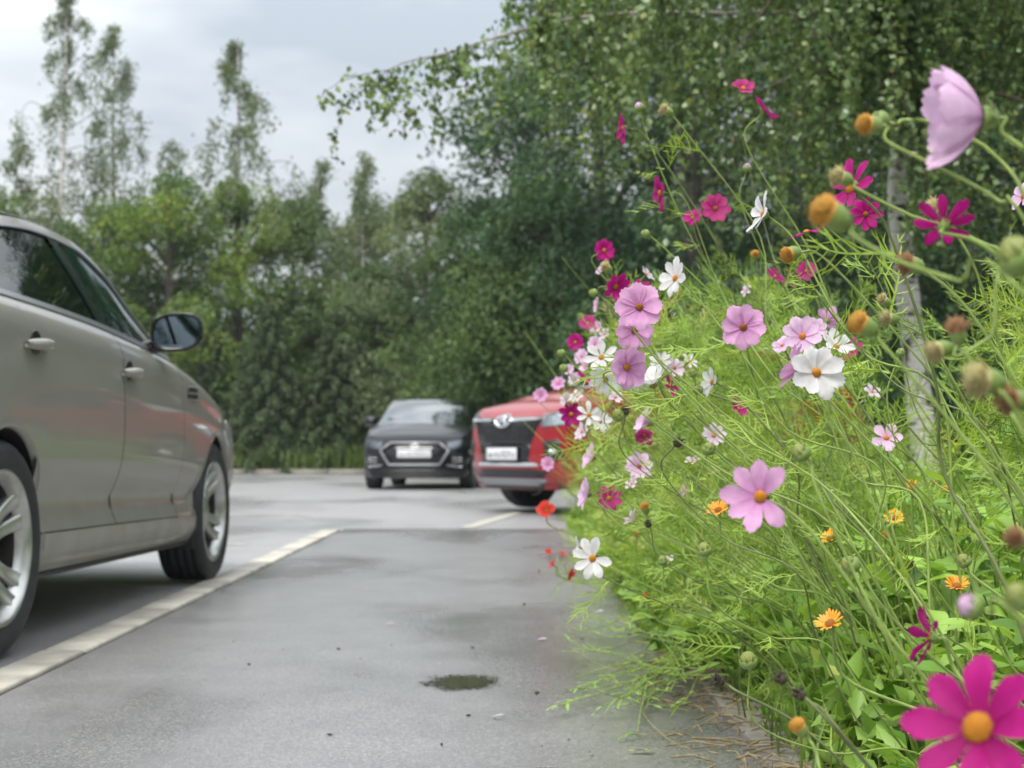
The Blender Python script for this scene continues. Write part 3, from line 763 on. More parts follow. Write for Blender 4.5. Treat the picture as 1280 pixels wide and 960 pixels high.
        # wheels
        for sg in (1, -1):
            for yc in (-a, a):
                wheel(s, sg, yc)
        s.details()

_wheel_mesh = {}
def wheel(s, sg, yc):
    r, rr, key = s.r, s.rim_r, s.name
    if key not in _wheel_mesh:
        wd = 0.11
        ty = [(wd - 0.012, rr - 0.012), (wd - 0.006, rr + 0.004), (wd, rr + 0.02), (wd + 0.006, rr + (r - rr) * 0.45), (wd, rr + (r - rr) * 0.75),
              (wd - 0.014, r - 0.008), (wd - 0.03, r)]
        for i, x in enumerate(np.linspace(wd - 0.05, -wd + 0.05, 4)):
            ty += [(x + 0.006, r), (x + 0.004, r - 0.008), (x - 0.004, r - 0.008), (x - 0.006, r)]
        ty += [(-wd + 0.03, r), (-wd + 0.014, r - 0.008), (-wd, rr + 0.05), (-wd + 0.01, rr - 0.01)]
        tyre = Geo().lathe(ty, 64).mesh('tyre')
        rim = Geo().lathe([(wd - 0.014, rr - 0.014), (wd - 0.002, rr - 0.006), (wd - 0.002, rr - 0.002), (wd - 0.008, rr + 0.004), (wd - 0.02, rr + 0.002)], 64)
        rim.lathe([(wd - 0.014, rr - 0.014), (wd - 0.03, rr - 0.026), (wd - 0.05, rr - 0.030)], 64)
        rim.lathe([(0.07, 0.001), (0.073, 0.026), (0.068, 0.032), (0.062, 0.062), (0.052, 0.072), (0.02, 0.075)], 40)
        for k in range(5):
            t = 2 * np.pi * k / 5 + 0.6
            rim.lathe([(0.0655, 0.001), (0.0655, 0.009), (0.050, 0.010)], 8, 'x', (0, 0.047 * np.cos(t), 0.047 * np.sin(t)))
        rim_m = rim.mesh('rim')
        hub = Geo().lathe([(-0.02, 0.16), (-0.012, 0.16), (-0.012, 0.06), (0.03, 0.055), (0.03, 0.001)], 40)
        hub.lathe([(-0.03, rr - 0.035), (-0.032, 0.001)], 40)
        hub.lathe([(wd - 0.05, rr - 0.031), (wd - 0.09, rr - 0.032), (-wd + 0.03, rr - 0.03)], 64)
        hub_m = hub.mesh('wheel')
        g = Geo()
        # one spoke along +z: tapered, dished bar
        rad = np.linspace(0.05, rr - 0.012, 8); q = (rad - rad[0]) / (rad[-1] - rad[0])
        x = 0.062 - 0.016 * np.sin(np.pi * q) + 0.032 * q ** 2
        hw = s.spoke_w * (0.75 + 0.5 * (q - 0.45) ** 2 + 0.25 * q)
        P = np.stack([np.stack([x + dx, hw * f, rad], -1) for dx, f in ((-0.035, -1.0), (-0.006, -1.0), (0.0, -0.75), (-0.003, 0.0), (0.0, 0.75), (-0.006, 1.0), (-0.035, 1.0))], 1)
        spoke_m = Geo().grid(P[:, ::-1]).mesh('spoke')
        for me, m in ((tyre, M['rubber']), (rim_m, s.rim_mat), (hub_m, M['alloy_dark']), (spoke_m, s.rim_mat)): me.materials.append(m)
        _wheel_mesh[key] = (tyre, rim_m, hub_m, spoke_m)
    tyre, rim_m, hub_m, spoke_m = _wheel_mesh[key]
    wh = link('wheel', hub_m, None, s.root)
    wh.location = (sg * (s.w(yc) - s.wheel_in - 0.11), yc, r)
    wh.rotation_euler = (0.35 + yc, 0, 0 if sg > 0 else math.pi)
    link('tyre', tyre, None, wh); link('rim', rim_m, None, wh)
    for k in range(5):
        for d in s.spoke_d:
            sp = link('spoke', spoke_m, None, wh); sp.rotation_euler = (2 * math.pi * k / 5 + d, 0, 0)

def plate(car, x0, x1, z0, z1, front=True):
    """white number plate with a dark border and blurred dark figures, standing just off the bumper"""
    y = float(car.fpt(np.array([(x0 + x1) / 2]), np.array([(z0 + z1) / 2]), 0.018, front)[0, 1]); d = 1 if front else -1
    c = np.array([(x0 + x1) / 2, y, (z0 + z1) / 2])
    fr = Geo().box(c, (x1 - x0 + 0.024, 0.016, z1 - z0 + 0.03)).build('plate_frame', M['black_plastic'], car.root, smooth=False, bevel=0.004)
    p = Geo().box(c + [0, d * 0.009, 0], (x1 - x0, 0.006, z1 - z0)).build('number_plate', M['plate'], car.root, smooth=False, bevel=0.003)
    g = Geo(); h = z1 - z0
    for i, (u, hh) in enumerate(((-0.40, 0.42), (-0.27, 0.56), (-0.16, 0.56), (-0.05, 0.56), (0.08, 0.42), (0.19, 0.42), (0.33, 0.34), (0.41, 0.34))):
        x = c[0] - d * 0 + u * (x1 - x0); w = 0.042 if i < 6 else 0.03
        # each figure: an unreadable ring of strokes
        zz = c[2] - 0.1 * h + hh * h / 2 - 0.2 * h
        for bx in ((x - w / 2 + .004, zz, .008, hh * h), (x + w / 2 - .004, zz, .008, hh * h), (x, zz + hh * h / 2 - .004, w, .008), (x, zz - (hh * h / 2 - .004) * (0 if i % 2 else 1), w, .008)):
            g.box((bx[0], c[1] + d * 0.0125, bx[1]), (bx[2], 0.0015, bx[3]))
    g.build('plate_figures', M['plate_ink'], p, smooth=False, kind='stuff')

# --- the near saloon
class Saloon(Car):
    def details(s):
        for sg in (1, -1):
            # fender vent
            vz = lambda z, y: (z - s.z0(y)) / (s.zt(y) - s.z0(y))
            fv = s.side('fender_vent', M['black_plastic'], 0.80, 0.985, lambda y: vz(0.855, y), lambda y: vz(0.905, y), sg, 8, 4, off=0.003, thick=0.006)
            yy = np.linspace(0.80, 0.985, 6)
            for z in (0.852, 0.88, 0.908):
                P = s.S(yy, vz(z, yy), sg); P[:, 0] += sg * 0.006
                Geo().tube(P, 0.0035, 5).build('vent_bar', M['dull_silver'], fv)
            # keyhole on the front door only
            # headlight, tail light
            s.sheet('headlight', s.nose(*np.meshgrid(np.linspace(0.12, 0.95, 14), np.linspace(0.80, 0.965, 6), indexing='ij'), sg), M['lamp_glass'], off=0.004, thick=0.01)
            s.sheet('tail_light', s.nose(*np.meshgrid(np.linspace(0.05, 0.95, 14), np.linspace(0.72, 0.93, 6), indexing='ij'), sg, False), simple('tail_lens', (0.35, 0.01, 0.01), 0.1, coat=1), off=0.004, thick=0.01)
        s.fshape('grille', [(-0.45, 0.66), (0.45, 0.66), (0.38, 0.55), (-0.38, 0.55)], M['gloss_black'])
        plate(s, -0.26, 0.26, 0.42, 0.53)
        plate(s, -0.26, 0.26, 0.55, 0.66, False)
        # lower sill moulding under the doors, mud flaps behind the wheels
        for sg in (1, -1):
            g = Geo(); y = np.linspace(-s.a + s.R, s.a - s.R, 20)
            P = s.S(y, np.full_like(y, 0.012), sg); P[:, 0] += sg * 0.002
            g.tube(P, 0.012, 6).build('sill_edge', M['black_plastic'], s.root)
            Geo().box((sg * (s.w(s.a) - 0.11), s.a - s.R + 0.01, 0.255), (0.16, 0.012, 0.17), Matrix.Rotation(0.18 * 1, 3, 'X')).build('mud_flap', M['black_plastic'], s.root, smooth=False, bevel=0.004)
        # roof drip moulding
        for sg in (1, -1):
            y = np.linspace(s.yC + 0.15, s.yA - 0.03, 50)
            Geo().tube(np.stack([sg * (s.xr(y) - 0.035), y, s.zr(y) + 0.010], -1), 0.007, 6).build('roof_moulding', M['gloss_black'], s.root)

INS = [(0, .085), (.04, .05), (.10, .030), (.165, .026), (.185, .030), (.22, .044), (.27, .060), (.33, .038), (.45, .008), (.60, .0), (.74, .003), (.82, .010), (.88, .010), (.92, .018), (.96, .034), (1.0, .072)]
rz_s = -math.atan2(0.114, 2.79)
X_rear_face, W_S = -1.534, 0.915
mid = Vector(((-1.534 - 1.42) / 2, (4.78 + 7.57) / 2, 0))
off = Vector((math.cos(rz_s), math.sin(rz_s), 0)) * (W_S - 0.012)
Saloon(name='parked_car', label='champagne grey saloon parked along the kerb, its side towards the path', cat='car', group='parked cars',
       loc=mid - off, rz=rz_s, a=1.3975, R=0.372, r=0.331, rim_r=0.238, wheel_in=0.012, nexp=2.7,
       yn=1.83, yf=2.33, rn=-1.95, yr=-2.5, zhf=0.70, zhr=0.98, zb_end=0.19, zfl=0.2,
       w_k=[(-2.5, .84), (-1.95, .885), (-1.4, .912), (-.8, .915), (.6, .915), (1.1, .912), (1.45, .905), (1.83, .868), (2.4, .80)],
       z0_k=[(-2.5, .25), (-1.8, .22), (-1.0, .205), (1.0, .195), (1.8, .19), (2.4, .19)],
       zt_k=[(-2.5, 1.06), (-1.9, 1.12), (-1.1, 1.108), (-.45, 1.09), (.22, 1.052), (.55, 1.03), (.95, .985), (1.4, .905), (1.83, .80), (2.4, .7)],
       ins_k=INS, fo_k=[(0, .06), (.3, .0), (.55, .02), (.8, .07), (1, .2)], ro_k=[(0, .06), (.3, .0), (.6, .02), (.8, .05), (1, .12)],
       top_k=[(-2.0, .62, 1.13), (-1.75, .60, 1.21), (-1.35, .60, 1.345), (-.95, .615, 1.425), (-.5, .64, 1.46), (-.15, .66, 1.447), (.15, .68, 1.385), (.42, .71, 1.265), (.62, .75, 1.15), (.80, .81, 1.015)],
       yRr=-1.15, yRf=-.22, bow_top=.05, bow_base=.15, bow_rtop=.06, bow_rear=.12, crown=.012, hood_crown=.05, boot_crown=.03,
       fth=.03, yB=-.22, yFD=.71, yRD=-1.06, v_sill=.165, sl_b=.03, sl_r=-.2, sl_c=.25, sl_w=-.16, yq=-1.62, ym=.37,
       yh_f=-.12, zh_f=.925, yh_r=-1.17, zh_r=.965, paint=M['paint_grey'], trim=M['dull_silver'], top_trim=True, arch_mat=None, handle_mat=None,
       gl_front=M['glass'], gl_rear=M['glass_dark'], gl_wind=M['glass'], rim_mat=M['alloy'], spoke_w=.025, spoke_d=(-.19, .19)).build()

# --- far dark hatchback-saloon facing the camera
class DarkCar(Car):
    def details(s):
        f = s.fshape
        sl, ch, vd = M['silver'], M['chrome'], M['gloss_black']
        gr = f('grille', [(-.36, .70), (.36, .70), (.50, .585), (.37, .39), (-.37, .39), (-.50, .585)], vd, off=.008)
        hexo = [(-.38, .715), (.38, .715), (.53, .59), (.39, .375), (-.39, .375), (-.53, .59), (-.38, .715)]
        s.fbar('grille_surround', hexo, .018, M['dull_silver'], off=.014)
        for z in (.66, .62, .50, .46, .42):
            x = .40 if z > .6 else .42
            s.fbar('grille_bar', [(-x, z), (x, z)], .006, M['black_plastic'], off=.014, parent=gr)
        plate(s, -.26, .26, .49, .602)
        # oval badge with a slanted letter
        th = np.linspace(0, 2 * np.pi, 24)
        ov = np.stack([.075 * np.cos(th), .665 + .038 * np.sin(th)], -1)
        b = s.fbar('badge', ov[::2], .008, ch, off=.03)
        for pts in ([(-.035, .642), (-.012, .688)], [(.012, .642), (.035, .688)], [(-.022, .660), (.022, .670)]):
            s.fbar('badge_letter', pts, .007, ch, off=.03, parent=b)
        f('lower_intake', [(-.62, .30), (.62, .30), (.55, .21), (-.55, .21)], vd, off=.006)
        s.fbar('lower_trim', [(-.58, .255), (.58, .255)], .008, M['black_plastic'], off=.012)
        for sg in (1, -1):
            hl = s.sheet('headlight', s.nose(*np.meshgrid(np.linspace(.30, 1.02, 14), np.linspace(.74, .93, 7), indexing='ij'), sg), M['lamp_smoke'], off=.004, thick=.01)
            s.sheet('lamp_lens', s.nose(*np.meshgrid(np.linspace(.29, 1.03, 14), np.linspace(.73, .94, 7), indexing='ij'), sg), M['lamp_glass'], parent=hl, off=.012, thick=.01)
            f('fog_lamp_recess', [(sg * .56, .50), (sg * .74, .54), (sg * .76, .38), (sg * .60, .36)], vd, off=.006)
            for z in (.42, .47):
                s.fbar('fog_lamp_trim', [(sg * .58, z), (sg * .72, z + .01)], .009, sl, off=.012)
            s.fbar('bumper_fin', [(sg * .50, .37), (sg * .72, .345)], .012, sl, off=.012)
            Geo().tube([(sg * .1, s.yA + .10, s.zt(s.yA) + .075), (sg * .1 + .28, s.yA - .02, s.zt(s.yA) + .12), (sg * .1 + .5, s.yA - .12, s.zt(s.yA) + .13)], .009, 5).build('wiper', vd, s.root)

INS2 = [(0, .085), (.06, .04), (.17, .025), (.3, .03), (.5, .0), (.75, .004), (.86, .02), (.95, .03), (1, .06)]
DarkCar(name='parked_car', label='black car facing the camera behind the red car, silver hexagonal grille', cat='car', group='parked cars',
        loc=(pix(531, 611, 24.2).x, 26.2, 0), rz=math.pi - 0.075, a=1.3, R=.355, r=.312, rim_r=.215, wheel_in=.012, nexp=2.8,
        yn=1.72, yf=2.13, rn=-1.9, yr=-2.27, zhf=.755, zhr=.98, zb_end=.17, zfl=.18,
        w_k=[(-2.3, .80), (-1.8, .845), (-1.2, .864), (1.1, .864), (1.5, .855), (1.72, .83), (2.2, .78)],
        z0_k=[(-2.3, .25), (-1.7, .2), (1.7, .18), (2.2, .17)],
        zt_k=[(-2.3, 1.02), (-1.7, 1.06), (-.5, 1.02), (.5, 1.0), (.95, .985), (1.4, .92), (1.72, .845), (2.2, .76)],
        ins_k=INS2, fo_k=[(0, .07), (.25, .0), (.55, .01), (.8, .05), (1, .16)], ro_k=[(0, .06), (.3, 0), (.6, .02), (1, .1)],
        top_k=[(-2.0, .60, 1.075), (-1.6, .61, 1.27), (-1.1, .615, 1.42), (-.6, .625, 1.46), (-.15, .635, 1.45), (.2, .655, 1.37), (.6, .695, 1.205), (.95, .75, 1.02), (1.02, .76, .985)],
        yRr=-1.2, yRf=-.12, bow_top=.12, bow_base=.24, bow_rtop=.06, bow_rear=.1, crown=.025, hood_crown=.05, boot_crown=.03,
        fth=.04, yB=-.2, yFD=.75, yRD=-1.0, v_sill=.16, sl_b=.02, sl_r=-.15, sl_c=.2, sl_w=-.1, yq=-1.55, ym=.55,
        yh_f=-.1, zh_f=.87, yh_r=-1.05, zh_r=.89, paint=M['paint_black'], trim=M['chrome'], top_trim=False, arch_mat=None, handle_mat=None,
        gl_front=M['glass_dark'], gl_rear=M['glass_dark'], gl_wind=M['glass_far'], rim_mat=M['alloy'], spoke_w=.026, spoke_d=(0.0,)).build()

# --- red crossover standing askew behind the flower bed
class RedCar(Car):
    def details(s):
        f = s.fshape
        sl, ch, vd, bp = M['silver'], M['chrome'], M['gloss_black'], M['black_plastic']
        gr = f('grille', [(-.58, .935), (.58, .935), (.44, .66), (-.44, .66)], vd, off=.008)
        for z in np.linspace(.69, .86, 7):
            x = .43 + .12 * (z - .66) / .28
            s.fbar('grille_bar', [(-x, z), (x, z)], .007, bp, off=.016, parent=gr)
        for x in np.linspace(-.40, .40, 12):
            s.fbar('grille_rib', [(x, .68), (x * 1.06, .86)], .006, bp, off=.015, parent=gr)
        s.fbar('grille_bright_bar', [(-.62, .915), (-.14, .905)], .016, ch, off=.022)
        s.fbar('grille_bright_bar', [(.62, .915), (.14, .905)], .016, ch, off=.022)
        th = np.linspace(0, 2 * np.pi, 25)
        b = s.fbar('badge', np.stack([.125 * np.cos(th), .90 + .058 * np.sin(th)], -1)[::2], .014, ch, off=.035)
        for pts in ([(-.055, .862), (-.004, .94)], [(.055, .862), (.004, .94)]):
            s.fbar('badge_letter', pts, .016, ch, off=.035, parent=b)
        f('plate_panel', [(-.44, .665), (.44, .665), (.40, .49), (-.40, .49)], vd, off=.006)
        plate(s, -.26, .26, .52, .635)
        s.fbar('bumper_bright_bar', [(-.80, .475), (.80, .475)], .022, ch, off=.012)
        f('lower_intake', [(-.66, .425), (.66, .425), (.56, .35), (-.56, .35)], bp, off=.006)
        f('skid_plate', [(-.62, .34), (.62, .34), (.50, .27), (-.50, .27)], M['dull_silver'], off=.02, depth=.04)
        f('lower_edge', [(-.74, .285), (.74, .285), (.70, .235), (-.70, .235)], bp, off=.008)
        for sg in (1, -1):
            hl = s.sheet('headlight', s.nose(*np.meshgrid(np.linspace(.10, 1.0, 14), np.linspace(.79, .955, 7), indexing='ij'), sg), M['lamp_in'], off=.004, thick=.01)
            s.sheet('lamp_lens', s.nose(*np.meshgrid(np.linspace(.09, 1.01, 14), np.linspace(.78, .965, 7), indexing='ij'), sg), M['lamp_glass'], parent=hl, off=.012, thick=.01)
            f('fog_lamp_recess', [(sg * .60, .70), (sg * .76, .72), (sg * .80, .52), (sg * .64, .50)], bp, off=.006)
            s.fbar('fog_lamp', [(sg * .68, .60), (sg * .74, .60)], .03, M['lamp_in'], off=.0)
            s.side('sill_cladding', bp, -s.a + s.R, s.a - s.R, 0.0, .14, sg, 12, 4, off=.008, thick=.012)
            y = np.linspace(-1.35, .1, 24)
            Geo().tube(np.stack([sg * (s.xr(y) - .06), y, s.zr(y) + .045 * np.clip(np.minimum(y + 1.35, .1 - y) * 12, 0, 1)], -1), .014, 6).build('roof_bar', sl, s.root)

th_r = math.radians(56)
_c = pix(637, 600, 15.4)
# heading of the car: towards the camera and to the left of the picture
hd = Vector((-math.sin(th_r), -math.cos(th_r), 0))
RedCar(name='parked_car', label='red crossover standing askew behind the flower bed, oval badge on grille', cat='car', group='parked cars',
       loc=Vector((_c.x, _c.y, 0)) - hd * 2.08, rz=math.atan2(-hd.x, hd.y), a=1.32, R=.40, r=.345, rim_r=.235, wheel_in=.012, nexp=3.0,
       yn=1.75, yf=2.15, rn=-1.85, yr=-2.2, zhf=.98, zhr=1.05, zb_end=.23, zfl=.24,
       w_k=[(-2.3, .83), (-1.8, .88), (-1.2, .90), (1.2, .90), (1.5, .895), (1.75, .875), (2.2, .82)],
       z0_k=[(-2.3, .32), (-1.7, .27), (1.7, .25), (2.2, .23)],
       zt_k=[(-2.3, 1.1), (-1.7, 1.14), (-.5, 1.12), (.5, 1.14), (.95, 1.16), (1.4, 1.12), (1.75, 1.05), (2.2, .98)],
       ins_k=INS2, fo_k=[(0, .10), (.2, .03), (.4, .0), (.7, .0), (.88, .02), (1, .11)], ro_k=[(0, .06), (.3, 0), (.6, .02), (1, .08)],
       top_k=[(-2.1, .64, 1.16), (-1.95, .62, 1.30), (-1.7, .60, 1.48), (-1.3, .60, 1.585), (-.6, .61, 1.625), (-.1, .62, 1.61), (.25, .645, 1.52), (.6, .69, 1.37), (.95, .755, 1.20), (1.02, .785, 1.15)],
       yRr=-1.5, yRf=-.08, bow_top=.12, bow_base=.2, bow_rtop=.05, bow_rear=.1, crown=.025, hood_crown=.085, boot_crown=.03,
       fth=.04, yB=-.2, yFD=.78, yRD=-1.02, v_sill=.2, sl_b=.02, sl_r=-.12, sl_c=.2, sl_w=-.08, yq=-1.75, ym=.6,
       yh_f=-.1, zh_f=.95, yh_r=-1.05, zh_r=.97, paint=M['paint_red'], trim=M['gloss_black'], top_trim=False, arch_mat=M['black_plastic'], handle_mat=None,
       gl_front=M['glass_dark'], gl_rear=M['glass_dark'], gl_wind=M['glass_far'], rim_mat=M['alloy'], spoke_w=.026, spoke_d=(0.0,)).build()
# ------------------------------------------------------------------ trees
def rand_unit(n):
    v = RNG.normal(size=(n, 3)); return v / np.linalg.norm(v, axis=1, keepdims=True)

def leaf_cloud(c, size, tint, droop=0.0, aspect=0.62, fold=0.18):
    """many small leaves: one bent diamond each (4 vertices, 2 triangles)"""
    n = len(c)
    axis = rand_unit(n); axis[:, 2] -= droop; axis /= np.linalg.norm(axis, axis=1, keepdims=True)
    r = rand_unit(n); side = np.cross(axis, r); side /= np.linalg.norm(side, axis=1, keepdims=True) + 1e-9
    nor = np.cross(axis, side)
    L = (size * RNG.uniform(.7, 1.25, n))[:, None]
    a = c - axis * L * .5; b = c + axis * L * .5
    m = c - axis * L * .08
    s1 = m + side * L * aspect * .5 + nor * L * fold; s2 = m - side * L * aspect * .5 + nor * L * fold
    V = np.stack([a, s1, b, s2], 1).reshape(-1, 3)
    k = np.arange(n) * 4
    T = np.concatenate([np.stack([k, k + 1, k + 2], -1), np.stack([k, k + 2, k + 3], -1)], 1).reshape(-1, 3)
    return V, T, np.repeat(tint, 2)

def crown_obj(c, size, tint, m, parent, droop=0.0, aspect=.62, name='crown', fold=.18):
    V, T, t = leaf_cloud(c, size, tint, droop, aspect, fold)
    me = mesh_np(name, V, tris=T, attrs={'tint': t})
    return link(name, me, m, parent, kind='stuff')

def clumps(n_clump, R, Hc, H0, H1, shape=1.0, core=0.45):
    """clump centres spread through an uneven crown between heights H0..H1, radius R"""
    out = []
    while len(out) < n_clump:
        u = RNG.uniform(0, 1)
        prof = np.sin(np.pi * (0.12 + 0.86 * u) ** shape) ** 0.7
        ang = RNG.uniform(0, 2 * np.pi); q = RNG.uniform(core, 1) ** .7
        rad = R * prof * q * RNG.uniform(.8, 1.15)
        out.append((rad * np.cos(ang), rad * np.sin(ang), H0 + (H1 - H0) * u))
    return np.array(out)

def broad_tree(name, px, y, top, R, m, label, n=14000, leaf=.14, low=.12, droop=.3, shape=.9, ncl=60, clr=None, group=None, bark='bark', core=.35, x=None, Hh=None):
    """trunk with limbs that reach the leaf clumps"""
    X = pix(px, 560, y).x if x is None else x
    H = Hh or CAM_H + (560 - top) / FPX * y
    o = root(name, (X, y, 0), label, 'tree', group)
    C = clumps(ncl, R, 0, H * low, H * .96, shape, core)
    clr = clr or R * .34
    pts = np.array([[0, 0, -.1], [RNG.normal(0, .05), RNG.normal(0, .05), H * .3], [RNG.normal(0, .12), RNG.normal(0, .12), H * .62], [RNG.normal(0, .15), 0, H * .92]])
    tp = curve_pts(pts, 16)
    r0 = .018 * H + .03
    Geo().tube(tp, np.linspace(r0, r0 * .15, len(tp)), 8).build('trunk', M[bark], o)
    g = Geo()
    for k in RNG.permutation(len(C))[:26]:
        e = C[k]; h0 = max(.12 * H, e[2] - RNG.uniform(.15, .5) * np.hypot(e[0], e[1]) - .4)
        i = np.argmin(np.abs(tp[:, 2] - h0)); b = tp[i]
        mid_ = (b + e) / 2 + [0, 0, RNG.uniform(.0, .3)]
        p = curve_pts([b, mid_, e], 6)
        g.tube(p, np.linspace(r0 * .32, r0 * .08, len(p)), 5, cap=False)
    g.build('branches', M[bark], o, kind='stuff')
    per = n // len(C); cs, ts = [], []
    for c in C:
        d = rand_unit(per) * (RNG.uniform(.35, 1.0, per) ** .5)[:, None] * clr * RNG.uniform(.7, 1.3)
        d[:, 2] *= .75; d[:, 2] -= droop * .6 * np.hypot(d[:, 0], d[:, 1])
        cs.append(c + d); base = RNG.uniform(.02, .9)
        ts.append(np.clip(base + RNG.normal(0, .17, per), 0, 1))
    crown_obj(np.concatenate(cs), leaf, np.concatenate(ts), M[m], o, droop=droop)
    return o

def tall_birch(px, y, top, label, n=3800, R=1.5, leaf=.105, lean=0.0, bare=.35, group=None, m='grey_leaf'):
    """slender birch: rising limbs with hanging twigs, see-through crown"""
    X = pix(px, 560, y).x; H = CAM_H + (560 - top) / FPX * y
    o = root('birch_tree', (X, y, 0), label, 'tree', group)
    tp = curve_pts([[0, 0, -.1], [lean * .3 + RNG.normal(0, .08), 0, H * .35], [lean * .6 + RNG.normal(0, .1), 0, H * .7], [lean, 0, H]], 20)
    Geo().tube(tp, np.linspace(.13, .012, len(tp)), 8).build('trunk', M['birch'], o)
    g = Geo(); cs, ts = [], []
    nl = 34
    for k in range(nl):
        u = bare + (1 - bare) * (k / nl) ** .85
        b = np.array([np.interp(u * H, tp[:, 2], tp[:, i]) for i in range(3)])
        ang = RNG.uniform(0, 6.28); ln = R * ((1.03 - u) / (1 - bare)) ** 1.15 * RNG.uniform(.25, 1.45) + .1
        e = b + [ln * np.cos(ang) * .8, ln * np.sin(ang) * .8, ln * RNG.uniform(.0, .7)]
        tip = e + [ln * .3 * np.cos(ang), ln * .3 * np.sin(ang), -ln * RNG.uniform(.2, .6)]
        p = curve_pts([b, e, tip], 10)
        g.tube(p, np.linspace(.014, .003, len(p)), 4, cap=False)
        nstr = 3 + int(7 * ln / R)
        for j in range(nstr):
            q = p[RNG.integers(3, len(p))]; hang = RNG.uniform(.3, 1.3) * min(1.3, .3 + ln)
            k_ = max(4, int(n / nl / nstr)); t = RNG.uniform(0, 1, k_)
            c = q + np.stack([RNG.normal(0, .12, k_), RNG.normal(0, .12, k_), -t * hang + RNG.normal(0, .06, k_)], -1) + np.array([np.cos(ang), np.sin(ang), 0]) * (t * .12)[:, None]
            cs.append(c); ts.append(np.clip(RNG.uniform(.2, .8) + RNG.normal(0, .12, k_), 0, 1))
    g.build('branches', M['twig'], o, kind='stuff')
    crown_obj(np.concatenate(cs), leaf, np.concatenate(ts), M[m], o, droop=.9)
    return o

def spruce(px, y, top, R, label, n=16000, group=None):
    X = pix(px, 560, y).x; H = CAM_H + (560 - top) / FPX * y
    o = root('spruce_tree', (X, y, 0), label, 'tree', group)
    Geo().tube([[0, 0, -.1], [0, 0, H]], [.14, .01], 8).build('trunk', M['bark'], o)
    g = Geo(); cs, ts = [], []
    nb = 95
    for k in range(nb):
        u = .03 + .95 * (k / nb); ang = k * 2.39996; ln = R * (1.02 - u) ** .8 * RNG.uniform(.75, 1.15)
        b = np.array([0, 0, u * H]); d = np.array([np.cos(ang), np.sin(ang), 0])
        p = curve_pts([b, b + d * ln * .6 + [0, 0, -.12 * ln], b + d * ln + [0, 0, -.30 * ln]], 10)
        g.tube(p, np.linspace(.022, .004, len(p)), 4, cap=False)
        m_ = int(n / nb * (.5 + 1.0 * (1 - u)))
        t = RNG.uniform(.1, 1, m_); q = np.stack([np.interp(t, np.linspace(0, 1, len(p)), p[:, i]) for i in range(3)], -1)
        side = np.cross(d, [0, 0, 1]); sp = RNG.normal(0, .22, m_) * ln * .55 * (1.1 - t)
        c = q + side * sp[:, None] + np.stack([0 * t, 0 * t, -np.abs(RNG.normal(0, .14, m_)) - .25 * np.abs(sp)], -1)
        cs.append(c); ts.append(np.clip(.15 + .55 * t + RNG.normal(0, .14, m_), 0, 1))
    g.build('branches', M['twig'], o, kind='stuff')
    crown_obj(np.concatenate(cs), .16, np.concatenate(ts), M['spruce'], o, droop=.8, aspect=.3)
    return o

GW = 'trees behind the far verge'
# tall thin birches standing out against the sky
tall_birch(72, 46, -25, 'tallest thin birch against the sky, its top cut by the picture edge', n=7000, R=2.7, group=GW, lean=.1)
tall_birch(142, 48, 22, 'thin birch just beside the tallest one, narrower and a little lower', n=5500, R=2.1, group=GW, lean=-.1)
tall_birch(288, 44, 42, 'lone pointed birch standing above the green bushes, sky on both sides', n=6000, R=2.5, group=GW, lean=.12, bare=.4)
tall_birch(22, 45, 165, 'short thin birch at the picture edge above the roof of the grey car', n=3600, R=1.5, group=GW, bare=.3)
tall_birch(396, 47, 195, 'low greyish birch in the dip of the tree line', n=4200, R=1.6, group=GW, bare=.2)
tall_birch(452, 43, 185, 'greyish drooping birch against the sky below the hanging branch', n=4600, R=1.7, group=GW, bare=.15)
tall_birch(212, 47, 170, 'sparse birch between the pair of tall birches and the lone pointed one', n=3000, R=1.3, group=GW, bare=.35)
# bushy trees
B = [('broadleaf_tree', -40, 43, 215, 2.6, 'mid_leaf', 'dull green tree above the boot of the grey car'),
     ('broadleaf_tree', 45, 44, 250, 2.3, 'grey_leaf', 'grey-green tree under the tallest thin birch'),
     ('broadleaf_tree', 125, 42.5, 245, 2.2, 'mid_leaf', 'mid green tree just above the windscreen pillar of the grey car'),
     ('broadleaf_tree', 215, 42, 212, 2.4, 'light_leaf', 'yellowish green tree below the lone pointed birch, straight above the door mirror'),
     ('broadleaf_tree', 300, 43, 222, 2.1, 'light_leaf', 'bright green tree with some yellow leaves, next to the yellowish one'),
     ('broadleaf_tree', 372, 44, 235, 2.1, 'mid_leaf', 'mid green tree above the drooping spruces'),
     ('broadleaf_tree', 452, 46, 245, 2.2, 'grey_leaf', 'pale grey-green tree behind the spruces'),
     ('broadleaf_tree', 540, 40, 205, 2.1, 'grey_leaf', 'pale green airy tree above the black car'),
     ('broadleaf_tree', 470, 41.5, 330, 1.7, 'mid_leaf', 'low green tree between the spruces and the black car'),
     ('broadleaf_tree', 600, 37, 240, 1.9, 'mid_leaf', 'mid green tree above the gap between the black car and the red one')]
for nm, px, y, top, R, m, lab in B:
    broad_tree(nm, px, y, top, R, m, lab, n=21000, leaf=.115, low=.05, group=GW, ncl=70, clr=R * .30)
spruce(335, 40.0, 372, 1.9, 'dark drooping spruce next to the door mirror of the grey car', group=GW)
spruce(418, 40.3, 385, 1.8, 'dark drooping spruce just beside the black car roof', group=GW)
spruce(265, 41.0, 400, 1.6, 'dark spruce partly hidden behind the door mirror of the grey car', n=11000, group=GW)
